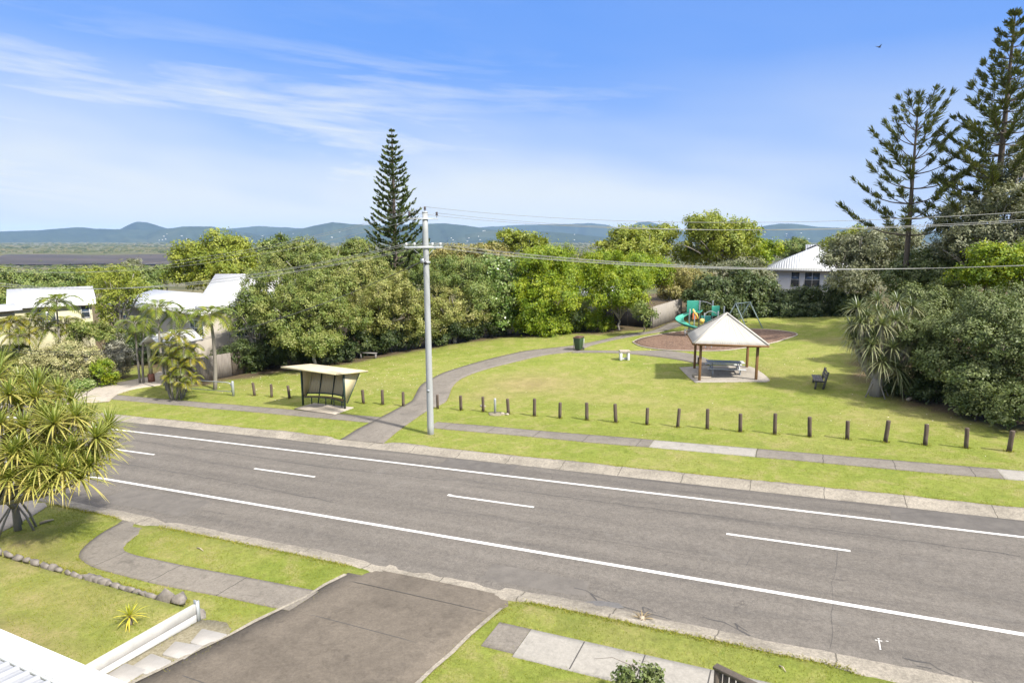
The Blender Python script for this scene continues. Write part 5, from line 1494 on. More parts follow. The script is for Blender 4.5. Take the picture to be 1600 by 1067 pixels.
# big olive trees left of the pole
tree('park_tree', 'wide olive green tree closest to the bus shelter with pale forked trunk', 'tree', [(455, 487, 50, 42, 50.2), (505, 470, 46, 40, 50.7), (425, 455, 42, 40, 52.2), (480, 520, 52, 30, 49.2), (535, 500, 38, 36, 51.2)], .145, 'olive', (493, 577), bark='pale_bark', r0=.12, group=GB)
tree('park_tree', 'rounded pale olive tree left of the pole with low sweeping branches', 'tree', [(600, 472, 48, 44, 54.5), (570, 500, 42, 36, 54.0), (635, 490, 36, 40, 55.5), (560, 445, 46, 38, 57.5)], .145, 'tan', None, group=GB, twigs=3, bark='pale_bark')
tree('park_tree', 'tall olive tree with domed top rising behind the nearer left trees', 'tree', [(480, 405, 52, 36, 60.0), (535, 405, 40, 30, 61.0), (452, 424, 40, 34, 59.0), (575, 438, 40, 34, 59.0), (510, 440, 60, 40, 57.0)], .17, 'olive', None, group=GB, twigs=3, bark='pale_bark')
tree('park_tree', 'small broadleaf tree with sparse crown over the roofs beside the left palms', 'tree', [(404, 482, 36, 30, 51.5), (378, 500, 30, 26, 50.5), (420, 500, 34, 36, 50.5)], .15, 'olive2', None, r0=.12, group=GB, ragged=.24, dens=.6, twigs=3, bark='pale_bark')
tree('park_tree', 'pale olive tree just right of the pole over the lawn edge', 'tree', [(705, 478, 42, 40, 58.0), (690, 500, 34, 30, 57.0), (740, 492, 34, 34, 59.0)], .145, 'tan', None, group=GB, twigs=3, bark='pale_bark')
tree('park_tree', 'grey green round tree behind the pole and pale olive tree', 'tree', [(715, 440, 48, 34, 61.0), (755, 462, 40, 40, 60.0), (675, 440, 40, 34, 62.0)], .16, 'olive2', None, group=GB)
tree('park_tree', 'glossy dark green tree with creamy tips behind the lawn centre', 'tree', [(795, 438, 44, 34, 62.0), (765, 425, 36, 28, 64.0), (810, 470, 34, 36, 61.0), (780, 488, 40, 32, 60.0)], .27, 'lush', None, group=GB, clump=.6)
tree('park_tree', 'large vivid green tree with yellowish top left of the bin', 'tree', [(850, 440, 50, 42, 61.0), (880, 470, 44, 44, 60.0), (835, 480, 42, 40, 59.5), (870, 410, 40, 26, 63.0), (860, 500, 44, 26, 59.0)], .19, 'bright', None, group=GB, clump=.75, lumps=12, hollow=.7)
tree('park_tree', 'broad bright green tree with wide flat crown behind the charcoal fence', 'tree', [(945, 422, 44, 24, 62), (985, 428, 42, 26, 62), (1020, 426, 28, 20, 64), (922, 445, 24, 22, 61)], .19, 'bright', None, group=GB, clump=.75, lumps=12, hollow=.7)
tree('lawn_tree', 'slim bright green lawn tree with bare pale trunk by the path', 'tree', [(965, 452, 32, 26, 57.4), (995, 450, 26, 24, 57.4), (945, 466, 22, 18, 57.4), (985, 470, 26, 14, 56.9)], .17, 'bright', (966, 516), bark='pale_bark', r0=.09, group=GB, fork=.3, clump=.55)
tree('lawn_tree', 'thin young tree with few leaves beside the paling fence end', 'tree', [(1008, 495, 16, 14, 54), (1000, 483, 14, 12, 54)], .18, 'olive2', (1007, 518), bark='bark', r0=.05, group=GB, dens=.7, fork=.3)
tree('park_tree', 'yellow brown leaved tree hanging over the tall paling fence', 'tree', [(1072, 436, 38, 20, 66), (1050, 452, 26, 16, 65), (1090, 452, 26, 22, 66), (1040, 434, 20, 14, 67), (1062, 462, 20, 12, 64)], .17, 'rust', None, group=GB)
tree('park_tree', 'dark leafy tree directly behind the playground tower', 'tree', [(1130, 458, 46, 34, 62), (1165, 450, 42, 34, 63), (1110, 475, 36, 28, 61), (1150, 480, 44, 26, 61)], .23, 'dark', None, group=GB)
tree('park_tree', 'grey twiggy tree behind the swing beside the white house', 'tree', [(1172, 432, 36, 28, 68), (1140, 425, 30, 20, 68), (1190, 455, 24, 26, 66)], .22, 'grey', None, group=GB, ragged=.25, dens=.6, bark='pale_bark')
tree('park_tree', 'brownish green tree crown low behind the pole crossarms', 'tree', [(700, 408, 42, 22, 72), (740, 402, 34, 16, 74), (775, 405, 36, 20, 74)], .27, 'rust', None, group=GB)
# taller trees standing farther back
GF = 'trees beyond the park'
tree('far_tree', 'yellow green tree tops showing above the glossy green tree', 'tree', [(800, 378, 26, 16, 84), (830, 385, 30, 16, 84), (775, 390, 24, 14, 85)], .34, 'yellow', None, group=GF, clump=.8)
tree('far_tree', 'large pale green tree with brownish patch on the skyline centre right', 'tree', [(1000, 372, 40, 24, 84), (970, 385, 34, 22, 83), (1030, 384, 32, 26, 85), (1000, 400, 52, 22, 82)], .32, 'yellow', None, group=GF, clump=.8, ragged=.2, twigs=3, bark='pale_bark')
tree('far_tree', 'tallest yellow green tree on the skyline above the playground', 'tree', [(1105, 356, 36, 24, 82), (1140, 362, 34, 26, 83), (1085, 385, 36, 28, 81), (1130, 392, 44, 28, 80), (1165, 385, 26, 26, 82)], .32, 'yellow', None, group=GF, clump=.85, ragged=.2, twigs=3, bark='pale_bark')
tree('far_tree', 'small round olive tree between skyline tree and white house', 'tree', [(1195, 392, 26, 20, 88), (1180, 402, 22, 16, 86)], .32, 'bright', None, group=GF, clump=.8)
tree('far_tree', 'big yellow olive tree on the left skyline above the white roofs', 'tree', [(340, 392, 40, 22, 82), (370, 395, 30, 22, 83), (310, 410, 38, 26, 81), (350, 425, 44, 26, 80), (385, 415, 22, 26, 82), (285, 425, 26, 24, 81)], .32, 'yellow', None, group=GF, clump=.85, ragged=.2)
tree('far_tree', 'loose yellow green tree growing between the two left white roofs', 'tree', [(188, 432, 26, 14, 57), (168, 448, 24, 20, 57), (207, 455, 22, 20, 56.5), (182, 476, 28, 24, 56), (165, 492, 18, 20, 56)], .17, 'yellow', None, group=GF, clump=.5, ragged=.28, dens=.5, bark='pale_bark')
NL = ['spreading olive tree at the far left edge above the cream house', 'rounded olive tree left of the tall single palm in the distance', 'pale green tree tops behind the white gable ridge', 'olive green tree between single palm and yellow skyline tree', 'grey green tree at the edge of the burnt field', 'dark green distant tree behind the middle white roof', 'low dark tree beyond the cream house wing']
for (px, py, rx, ry, d, mm), lb in zip([(25, 441, 44, 18, 150, 'olive2'), (92, 434, 32, 13, 160, 'olive2'), (145, 433, 30, 12, 170, 'yellow'), (222, 436, 26, 14, 140, 'olive2'), (208, 413, 12, 6, 190, 'grey'), (258, 422, 14, 8, 150, 'olive2'), (0, 460, 30, 16, 120, 'olive')], NL):
    tree('far_tree', lb, 'tree', [(px, py, rx, ry, d), (px - rx * .7, py + ry * .4, rx * .6, ry * .8, d - 2), (px + rx * .7, py + ry * .5, rx * .6, ry * .8, d + 2), (px + rx * .1, py + ry * 1.2, rx, ry, d - 4)], .5, mm, None, group=GF, clump=1.2)
for (px, py, rx, ry, d, mm), lb in zip([(645, 402, 40, 14, 120, 'olive2'), (880, 405, 36, 10, 150, 'grey'), (915, 412, 24, 10, 130, 'rust'), (430, 385, 26, 14, 130, 'olive2'), (1240, 385, 26, 12, 180, 'olive2')],
     ['rounded green tree in the gap left of the pole behind the pine', 'low grey green scrub tree seen past the vivid green tree', 'brownish bush glimpsed between the two bright green trees', 'green tree top just right of the yellow skyline tree', 'olive scrub tree beyond the white house roof']):
    tree('far_tree', lb, 'tree', [(px, py, rx, ry, d), (px - rx * .6, py + ry * .6, rx * .6, ry, d - 2), (px + rx * .6, py + ry * .6, rx * .6, ry, d)], .45, mm, None, group=GF, clump=1.1)
# dark understorey along the back edge of the lawn
GU = 'understorey shrubs along the lawn edge'
def gshrub(label, px, py, w, h, m, group, leaf=.15, name='shrub', cat='shrub'):
    g = G(px, py); d = 1000 / ppm(g)
    return shrub(label, [(px, py - h * .55, w * .5, h * .5, d), (px - w * .45, py - h * .35, w * .34, h * .36, d + .3), (px + w * .45, py - h * .38, w * .34, h * .38, d + .2)], leaf, m, group=group, lumps=8)
for (px, py, w, h, mm), lb in zip([(372, 584, 52, 56, 'dark'), (418, 577, 50, 50, 'hedge'), (455, 573, 52, 46, 'dark'), (512, 569, 54, 52, 'hedge'), (556, 558, 54, 48, 'dark'), (606, 551, 58, 46, 'hedge'), (655, 543, 56, 46, 'dark'),
        (706, 536, 56, 40, 'hedge'), (752, 528, 52, 40, 'dark'), (800, 522, 52, 46, 'lush'), (848, 521, 52, 38, 'bright'), (892, 519, 46, 40, 'dark'), (936, 518, 30, 30, 'bright')],
     ['leafy bush growing against the grey and brown fences', 'dark shrub left of the forked pale trunk', 'dark shrub under the forked olive tree', 'dark shrub behind the bus shelter roof', 'deep green shrub left of the plank bench', 'dark shrub right of the plank bench', 'deep green shrub left of the pole beneath pale olive tree',
      'dark shrub just right of the pole at the lawn edge', 'shadowed shrub under the grey green tree', 'glossy shrub at the foot of the dark green tree', 'bright shrub at the foot of the vivid green tree', 'dark shrub between the two bright trees', 'small bright shrub before the charcoal fence']):
    gshrub(lb, px, py, w, h, mm, GU)
# hedge row at the back right
GH = 'dark hedge shrubs behind the swing'
for (px, py, rx, ry, d, mm), lb in zip([(1205, 482, 32, 26, 62, 'hedge'), (1245, 480, 32, 28, 61, 'dark'), (1290, 478, 36, 32, 60, 'dark'), (1330, 478, 32, 36, 57, 'hedge'), (1225, 492, 40, 20, 60.5, 'hedge'), (1285, 494, 44, 20, 59, 'hedge'), (1170, 492, 30, 18, 61.5, 'hedge')],
     ['dark hedge shrub just right of the swing set', 'dark hedge shrub below the white house window', 'tall dark hedge shrub right of the white house window', 'dark hedge shrub behind the right pandanus', 'low deep green hedge shrub behind the lawn mound', 'low deep green hedge shrub nearest the right pandanus', 'low hedge shrub seen through the swing frame']):
    shrub(lb, [(px, py, rx, ry, d), (px - rx * .5, py - ry * .3, rx * .6, ry * .6, d), (px + rx * .5, py + ry * .1, rx * .6, ry * .7, d - .3)], .2, mm, group=GH, ragged=.2)
# right side thicket
GR = 'coastal thicket on the right'
tree('coastal_tree', 'grey twiggy coastal tree partly covering the white house roof', 'tree', [(1345, 385, 40, 26, 58), (1380, 375, 44, 28, 57), (1320, 410, 40, 22, 58), (1375, 410, 44, 28, 56), (1345, 440, 46, 24, 55)], .2, 'grey', None, group=GR, ragged=.28, dens=.75, twigs=3, bark='pale_bark')
tree('coastal_tree', 'sparse yellowish gum tree poking up behind the grey coastal tree', 'tree', [(1328, 372, 20, 14, 66), (1300, 385, 16, 12, 66), (1340, 360, 12, 8, 66)], .24, 'yellow', None, group=GR, ragged=.3, dens=.6)
tree('coastal_tree', 'big grey green coastal tree at the upper right edge', 'tree', [(1560, 345, 60, 50, 42), (1530, 390, 55, 40, 42), (1590, 290, 40, 40, 43), (1600, 390, 50, 50, 41), (1490, 370, 40, 36, 44)], .17, 'grey', None, group=GR, ragged=.2, clump=.42, dens=.85, twigs=3, bark='pale_bark')
tree('coastal_tree', 'dark coastal tree beneath the open crowned pine', 'tree', [(1440, 425, 46, 30, 46), (1480, 440, 40, 34, 44), (1410, 440, 36, 28, 47), (1465, 480, 46, 34, 42)], .18, 'coast', None, group=GR, ragged=.18)
tree('coastal_tree', 'lime green bushy tree at the right edge above the coastal bushes', 'tree', [(1560, 410, 44, 24, 37), (1600, 430, 44, 34, 36.5), (1530, 430, 34, 22, 38), (1620, 400, 30, 24, 37)], .17, 'bright', None, group=GR, clump=.45)
tree('coastal_bush', 'large leafy coastal bush at the right edge of the lawn', 'bush', [(1490, 545, 66, 56, 32), (1555, 530, 62, 60, 30), (1610, 560, 60, 70, 29), (1520, 595, 60, 36, 30), (1585, 625, 66, 36, 27.5), (1450, 520, 44, 44, 34)], .125, 'coast', None, group=GR, clump=.34, lumps=10)
tree('coastal_bush', 'rounded coastal bush behind the pandanus crown', 'bush', [(1455, 500, 40, 36, 37), (1480, 480, 44, 36, 38), (1430, 470, 36, 30, 39)], .15, 'coast', None, group=GR, clump=.38)
tree('coastal_bush', 'pale tipped coastal bush at the far right above the large one', 'bush', [(1580, 480, 52, 30, 32), (1540, 485, 36, 28, 33), (1625, 490, 40, 40, 31)], .14, 'coast', None, group=GR, clump=.36)
for (px, py, rx, ry, d, mm), lb in zip([(1420, 598, 34, 24, 33, 'dark'), (1470, 612, 36, 20, 31.5, 'hedge'), (1385, 608, 16, 14, 34, 'olive2'), (1540, 632, 40, 18, 28.5, 'coast')],
     ['dark low shrub beside the pandanus trunk', 'shadowed low shrub beneath the large coastal bush', 'small leafy weed clump at the pandanus foot', 'low leafy skirt bush at the right lawn edge']):
    shrub(lb, [(px, py, rx, ry, d), (px - rx * .6, py + ry * .2, rx * .5, ry * .7, d)], .15, mm, group=GR)
# left gardens
GL = 'garden shrubs by the left driveway'
gshrub('cream variegated shrub beside the left driveway', 97, 606, 86, 66, 'cream', GL, .14)
gshrub('silvery grey clipped shrub right of the variegated one', 172, 592, 44, 62, 'silver', GL, .12)
gshrub('low bright green shrub in front of the silvery one', 156, 604, 36, 38, 'bright', GL, .13)
gshrub('brown green hedge at the far left below the canes', 22, 596, 90, 56, 'olive', GL, .15)
gshrub('dark garden hedge behind the small left lawn', 216, 570, 64, 52, 'hedge', GL)
shrub('olive hedge top under the cream house wall', [(130, 518, 30, 12, 50), (170, 520, 30, 14, 50)], .18, 'olive', group=GL)
shrub('small clump of ground cover at the letterbox foot', [(120, 603, 14, 7, 36), (138, 602, 10, 6, 36)], .12, 'lush', group=GL)

# ------------------------------------------------------------------ pines
def norfolk(label, base, top, crown_r, z0f, whorls, m, dense=1.0, openness=0.0, up=18, flat=0, seed=1, per=6, bl=.62, bw=.15, tuft=0, spire=1):
    """base / top: world points; whorls of level branches carrying upswept branchlets"""
    rr = np.random.default_rng(seed); base = np.array(base, float); top = np.array(top, float)
    H_ = top[2] - base[2]; root = thing('norfolk_pine', label, 'tree', base)
    mb = MB(); s = np.linspace(0, 1, 16); P = base + (top - base) * s[:, None]; P[0, 2] -= .3
    r0 = .014 * H_
    mb.tube(P, r0 * (1 - s) ** .8 + .03, 9)
    lf = MB(); bc = []
    for w in range(whorls):
        f = (w + .5) / whorls; zf = z0f + (1 - z0f) * f ** (.92)
        c = base + (top - base) * zf
        prof = crown_r(f)
        a0 = rr.uniform(0, 6.28)
        for k in range(per):
            an = a0 + k * 2 * math.pi / per + rr.normal(0, .12); L = prof * rr.uniform(.78, 1.1)
            if L < .12: L = .12
            ue = R(up(f) if callable(up) else up) + rr.normal(0, .07)
            h = np.array([math.cos(an), math.sin(an), 0]); t_ = np.linspace(0, 1, 7)
            droop = .10 * L
            Q = c + h * (t_ * L * math.cos(ue))[:, None]; Q[:, 2] += t_ * L * math.sin(ue) - droop * np.sin(t_ * math.pi) + droop * .7 * t_ ** 3
            mb.tube(Q, np.linspace(max(.018, .011 * L + .012), .012, 7), 5, False)
            nb = int((12 + 17 * L / 1.0) * dense * .62)
            st = openness
            tt = st + (1 - st) * rr.random(nb) ** .8; tt = np.clip(tt, 0, 1)
            Pq = np.stack([np.interp(tt, t_, Q[:, j]) for j in range(3)], -1)
            side = np.cross(h, [0, 0, 1]); sg = rr.choice([-1, 1], nb)
            ln = bl * (1.1 - .55 * tt) * rr.uniform(.6, 1.2, nb) * min(1, .45 + L / 3)
            dr = unit(h * .62 + side * (sg * rr.uniform(.25, .95, nb))[:, None] + np.array([0, 0, 1]) * rr.uniform(.28, .9, nb)[:, None])
            e = Pq + dr * ln[:, None]; m_ = Pq + dr * (ln * .5)[:, None] - np.array([0, 0, .04])
            if tuft:
                nt_ = max(2, int(L * tuft)); pos = np.clip(st + (1 - st) * (np.arange(nt_) + rr.uniform(.2, .9, nt_)) / nt_, 0, 1)
                tt = np.clip(np.repeat(pos, 34) + rr.normal(0, .02, nt_ * 34), 0, 1); nb = len(tt); Pq = np.stack([np.interp(tt, t_, Q[:, j]) for j in range(3)], -1) + rr.normal(0, .06, (nb, 3))
                sz = np.repeat(rr.uniform(.6, 1.15, nt_), 34) * (1.12 - .62 * max(0, f - .55) / .45 * spire)
                dr = unit(h * .45 + side * rr.normal(0, .55, nb)[:, None] + np.array([0, 0, 1]) * rr.uniform(.2, 1.1, nb)[:, None]); ln = bl * sz * rr.uniform(.6, 1.1, nb)
                e = Pq + dr * ln[:, None]; m_ = Pq + dr * (ln * .55)[:, None]
            for tw in range(2):
                wv = unit(np.cross(dr, unit(rr.normal(size=dr.shape)))) * (bw * rr.uniform(.6, 1.2, nb))[:, None] / 2
                v = np.stack([Pq, m_ + wv, e, m_ - wv], 1).reshape(-1, 3)
                lf.add(v, np.arange(nb * 4).reshape(nb, 4), np.repeat(np.clip(rr.random(nb) * .6 + .2 + rr.normal(0, .1), 0, 1), 4))
    mb.build('trunk', M['dark_bark'], root, origin=base, smooth=True)
    lf.build('crown', LM[m], root, origin=base)
    return root
d = 66
tp = A(612, 201, d); bs = np.array([tp[0], tp[1], float(T(tp[0], tp[1]))])
norfolk('tall dense conical pine standing behind the power pole', bs, tp, lambda f: 4.5 * (1 - f) ** .85 + .05, .16, 27, 'pine', .80, .16, 24, seed=3, per=6, bl=.80, bw=.19)
d = 46
tp = A(1434, 172, d); tb_ = A(1418, 385, d); ax = (tp - tb_) / (tp[2] - tb_[2]); z_ = float(T(tb_[0], tb_[1]))
bs = tb_ + ax * (z_ - tb_[2])
norfolk('open crowned pine with sparse upswept tiers left of the tallest pine', bs, tp, lambda f: (4.6 - 2.4 * f) * (1 if f < .85 else .85), .42, 9, 'pine2', 1, .46, lambda f: 16 + 32 * f, seed=8, per=5, bl=.56, bw=.06, tuft=1.5, spire=.35)
d = 44
tp = A(1587, 16, d); tb_ = A(1556, 330, d); ax = (tp - tb_) / (tp[2] - tb_[2]); z_ = float(T(tb_[0], tb_[1])); bs = tb_ + ax * (z_ - tb_[2])
norfolk('tallest pine with thin spire at the right edge', bs, tp, lambda f: 4.9 * (1 - f) ** .85 + .12, .34, 20, 'pine2', 1, .30, lambda f: 12 + 16 * f, seed=11, per=6, bl=.58, bw=.06, tuft=1.6)

# ------------------------------------------------------------------ palms and pandanus
def frond(mb, stem, o, az, L, rise, droop, width, n=18, lv0=.3, rr=rng, vshape=.35):
    t_ = np.linspace(0, 1, n); h = np.array([math.cos(az), math.sin(az), 0])
    hor = L * (t_ - .18 * t_ ** 3); z = L * (rise * t_ - droop * t_ ** 2.2)
    P = np.array(o) + h * hor[:, None]; P[:, 2] += z
    stem.tube(P[::3], np.linspace(.028, .006, len(P[::3])), 4, False)
    side = np.cross(h, [0, 0, 1]); tan = unit(np.gradient(P, axis=0))
    for s in (-1, 1):
        for j in range(2):
            i = np.arange(2, n); b = P[i] + tan[i] * (j * .5 * L / n)
            ln = width * np.sin(np.clip(t_[i] * 1.05 + .06, 0, 1) * math.pi) ** .6 * rr.uniform(.8, 1.1, len(i))
            dr = unit(side * s + tan[i] * .55 + np.array([0, 0, 1]) * (vshape - .75 * t_[i])[:, None] * rr.uniform(.6, 1.3, len(i))[:, None])
            e = b + dr * ln[:, None] - np.array([0, 0, 1]) * (ln * .22)[:, None]; m_ = b + dr * (ln * .5)[:, None]
            wv = tan[i] * .030 * (L / 1.6)
            v = np.stack([b - wv * .5, m_ - wv, e, m_ + wv], 1).reshape(-1, 3)
            mb.add(v, np.arange(len(i) * 4).reshape(-1, 4), np.repeat(np.clip(lv0 + rr.normal(0, .12, len(i)), 0, 1), 4))
def palm(label, stems, m, group, bark='palm_bark', name='palm', nf=15, L=2.0, width=.68, r=.07, seed=1):
    """stems: (crown px, crown py, depth, base world or None)"""
    rr = np.random.default_rng(seed); c0 = A(*stems[0][:3]); bp = np.array([c0[0], c0[1], float(T(c0[0], c0[1]))])
    root = thing(name, label, 'palm', bp, 0, group); lf = MB(); stm = MB()
    for px, py, d, sc in stems:
        c = A(px, py, d); b = np.array([c[0] * .4 + bp[0] * .6 + rr.normal(0, .1), c[1] * .4 + bp[1] * .6, bp[2] - .2])
        s = np.linspace(0, 1, 8)[:, None]; P = b + (c - b) * s; P[:, :2] += (np.sin(s * math.pi) * rr.normal(0, .12, 2))
        stm.tube(P, np.linspace(r * 1.3, r * .8, 8), 8)
        for k in range(nf):
            az = k * 2.4 + rr.uniform(-.3, .3); q = k / nf
            frond(lf, stm, c + np.array([0, 0, -.05]), az, L * sc * rr.uniform(.85, 1.1), .95 - .85 * q, .75 + .35 * q, width * sc, lv0=rr.uniform(.08, .38) + .35 * q * rr.random() ** 2, rr=rr)
    stm.build('trunk', M[bark], root, origin=bp, smooth=True); lf.build('crown', LM[m], root, origin=bp)
    return root
GP = 'palms of the left gardens'
palm('tall single palm with pale thin trunk before the cream house', [(88, 472, 50, 1.15)], 'palm', GP, nf=13, L=2.0, seed=2)
palm('palm with arching fronds in front of the middle house roof', [(247, 482, 44, 1.0), (282, 492, 45, .9)], 'palm', GP, nf=11, seed=3)
palm('palm with thick grey trunk beside the grey paling fence', [(328, 492, 43.5, 1.1)], 'palm', GP, nf=12, seed=4, r=.11)
palm('golden cane palm clump beside the leaning timber post', [(262, 540, 41, .85), (275, 525, 41.5, .9), (290, 545, 41, .8), (268, 560, 40.6, .7), (300, 560, 41, .7), (283, 575, 40.5, .65), (268, 588, 40.3, .55), (298, 590, 40.3, .6), (285, 598, 39.8, .5), (254, 560, 41, .7)], 'golden', GP, nf=10, L=1.7, r=.045, seed=5, name='cane_palm')
palm('golden cane palms massed at the far left before the cream house', [(15, 505, 50, 1), (45, 500, 51, 1.1), (70, 515, 50, .9), (100, 505, 52, 1), (30, 525, 49, .9), (115, 520, 51, .9), (-15, 510, 50, 1.1)], 'golden', GP, nf=11, L=1.9, r=.05, seed=6, name='cane_palm')
palm('short palm with upright fronds just left of the porch', [(210, 505, 47, .9), (225, 515, 47, .8)], 'palm', GP, nf=10, seed=7)

def rosette(mb, c, up, L, n, w, rr, lv=(.1, .8), droop=.75, dead=0):
    """long channelled straps fanning from one growing tip"""
    up = unit(np.array(up, float)); a = unit(np.cross(up, [.3, .2, .9])); b = np.cross(up, a)
    seg = 5
    for k in range(n):
        q = (k + rr.random()) / n; az = k * 2.39996 + rr.normal(0, .1)
        el = R(86 - 92 * q ** .9)
        if k < dead: el = R(rr.uniform(-75, -35)); q = 1
        d0 = (a * math.cos(az) + b * math.sin(az)) * math.cos(el) + up * math.sin(el)
        l = L * rr.uniform(.7, 1.1) * (.75 + .35 * math.sin(q * 2.6)); t_ = np.linspace(0, 1, seg + 1)
        P = c + d0 * (t_ * l)[:, None]; P[:, 2] -= droop * l * (t_ ** 2.3) * (.25 + .8 * q) * .62
        side = unit(np.cross(d0, [0, 0, 1]) + 1e-3); W_ = w * np.array([.9, 1, .95, .8, .5, .06])
        lift = np.array([0, 0, .35])
        v = np.stack([P + (side + lift) * W_[:, None] / 2, P, P + (-side + lift) * W_[:, None] / 2], 1).reshape(-1, 3)
        i = np.arange(seg)[:, None] * 3
        f = np.concatenate([i + [0, 1, 4, 3], i + [1, 2, 5, 4]])
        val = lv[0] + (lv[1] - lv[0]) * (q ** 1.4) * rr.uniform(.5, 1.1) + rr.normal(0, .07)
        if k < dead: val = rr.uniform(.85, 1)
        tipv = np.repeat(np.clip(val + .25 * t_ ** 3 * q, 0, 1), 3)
        mb.add(v, f, tipv)
def pandanus(label, base, tips, L, m, n=46, w=.055, roots=6, seed=1, r0=.12, lv=(.05, .75), dead=5, droop=.75):
    rr = np.random.default_rng(seed); base = np.array(base, float); root = thing('pandanus', label, 'tree', base)
    lf, st = MB(), MB(); tips = [np.array(t_, float) for t_ in tips]
    fk = base + np.array([0, 0, .95])
    fks = [fk + np.array([rr.normal(0, .35), rr.normal(0, .35), rr.uniform(.0, .7)]) for _ in range(5)]
    st.tube([base + (0, 0, -.2), base + (0.02, 0, .6), fk], [r0 * 1.1, r0, r0 * .95], 9)
    for q in fks: st.tube([fk - (0, 0, .15), (fk + q) / 2 + (0, 0, .1), q], [r0 * .85, r0 * .75, r0 * .65], 8)
    for c in tips:
        f = min(fks, key=lambda z: np.linalg.norm((z - c)[:2]) + rr.random() * .3); m_ = (f + c) / 2; m_[:2] += (c - f)[:2] * .22; m_[2] -= .12
        s = np.linspace(0, 1, 6)[:, None]; P = f * (1 - s) ** 2 + m_ * 2 * s * (1 - s) + c * s ** 2
        st.tube(P, np.linspace(r0 * .5, r0 * .36, 6), 7)
        up = unit(unit(P[-1] - P[-3]) * .6 + np.array([0, 0, .75]) + rr.normal(0, .12, 3))
        rosette(lf, c, up, L * rr.uniform(.85, 1.12), n, w, rr, lv, droop, dead)
    for k in range(roots):
        az = k * 6.283 / roots + rr.normal(0, .2); h = np.array([math.cos(az), math.sin(az), 0])
        st.tube([base + (0, 0, rr.uniform(.8, 1.3)) + h * .06, base + h * .38 + (0, 0, .5), base + h * rr.uniform(.5, .8) + (0, 0, -.1)], [.032, .036, .04], 7)
    st.build('trunk', M['pale_bark'], root, origin=base, smooth=True); lf.build('crown', LM[m], root, origin=base)
    return root
bp = G(28, 828)
tl = [(15, 605, 19.5), (55, 610, 20), (95, 640, 20), (130, 655, 20.2), (160, 668, 20), (150, 700, 19.6), (112, 690, 19.2), (75, 672, 19.3), (38, 655, 19), (0, 650, 18.8), (-30, 690, 18.8), (20, 700, 18.4), (60, 715, 18.3), (98, 722, 18.5),
      (-40, 630, 19.5), (-5, 580, 20), (32, 588, 20.5), (125, 735, 18.7), (140, 640, 21), (80, 628, 21), (-60, 660, 19), (15, 735, 18.2), (-35, 740, 18.2), (105, 660, 21.2), (60, 650, 20.8), (-70, 710, 19), (30, 625, 19.8), (-20, 612, 20.6), (48, 690, 19.0), (88, 700, 18.9), (128, 700, 19.4), (168, 690, 20.6), (20, 670, 19.6), (-10, 640, 19.4), (70, 640, 19.6), (112, 618, 20.8), (40, 720, 18.8), (80, 740, 18.3), (-15, 715, 18.6), (0, 560, 20.8), (150, 672, 19.3), (5, 690, 19.8), (60, 590, 20.6), (100, 680, 20.2), (140, 715, 19.0), (50, 745, 18.2), (118, 640, 19.6), (85, 650, 19.0), (30, 690, 18.6), (65, 700, 19.6), (-25, 660, 19.0), (170, 655, 20.6), (92, 605, 20.8)]
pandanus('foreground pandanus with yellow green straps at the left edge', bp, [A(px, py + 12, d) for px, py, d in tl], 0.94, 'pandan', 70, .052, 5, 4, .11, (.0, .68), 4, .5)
bp = G(1368, 618)
tr = [(1340, 482, 34), (1372, 470, 34.5), (1402, 472, 34.5), (1345, 505, 33.5), (1378, 508, 33), (1412, 500, 33.5), (1432, 520, 34), (1362, 540, 32.8), (1395, 545, 32.6), (1425, 555, 33), (1352, 522, 34.5), (1385, 490, 35), (1405, 585, 32.6), (1440, 490, 35), (1330, 510, 34.5), (1412, 530, 33.2), (1355, 495, 33.6), (1368, 528, 33.2), (1390, 520, 33.4), (1355, 560, 33.6), (1378, 565, 32.6), (1420, 540, 32.8), (1335, 530, 34), (1398, 500, 33.2), (1440, 545, 33.4), (1400, 575, 32.4), (1372, 488, 34), (1425, 480, 34)]
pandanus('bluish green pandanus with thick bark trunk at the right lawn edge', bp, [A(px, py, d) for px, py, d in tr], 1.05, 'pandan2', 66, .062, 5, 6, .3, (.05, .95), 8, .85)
# yellow strap plant on the terrace
p = G(204, 975); root = thing('strap_plant', 'small yellow strap leaved plant alone on the lawn terrace', 'plant', p)
lf, st = MB(), MB(); st.tube([p + (0, 0, -.05), p + (0, 0, .12), p + (0, 0, .22)], [.06, .05, .035], 8)
rr = np.random.default_rng(5); rosette(lf, p + np.array([0, 0, .2]), (0, 0, 1), .46, 26, .035, rr, (.0, 1), .55, 0)
rosette(lf, p + np.array([.0, 0, .14]), (0, 0, 1), .5, 6, .035, rr, (.3, .9), 1.3, 4)
st.build('stem', M['bark'], root, origin=p); lf.build('crown', LM['yuc'], root, origin=p)
# leafy bush top at the lower edge beside the timber fence
tree('garden_bush', 'leafy garden bush top at the lower edge left of the timber fence', 'bush', [(998, 1054, 30, 24, 11.0), (980, 1066, 22, 24, 10.8), (1018, 1070, 24, 24, 10.9)], .085, 'coast', None, clump=.16, lumps=6, r0=.03, aspect=.6)
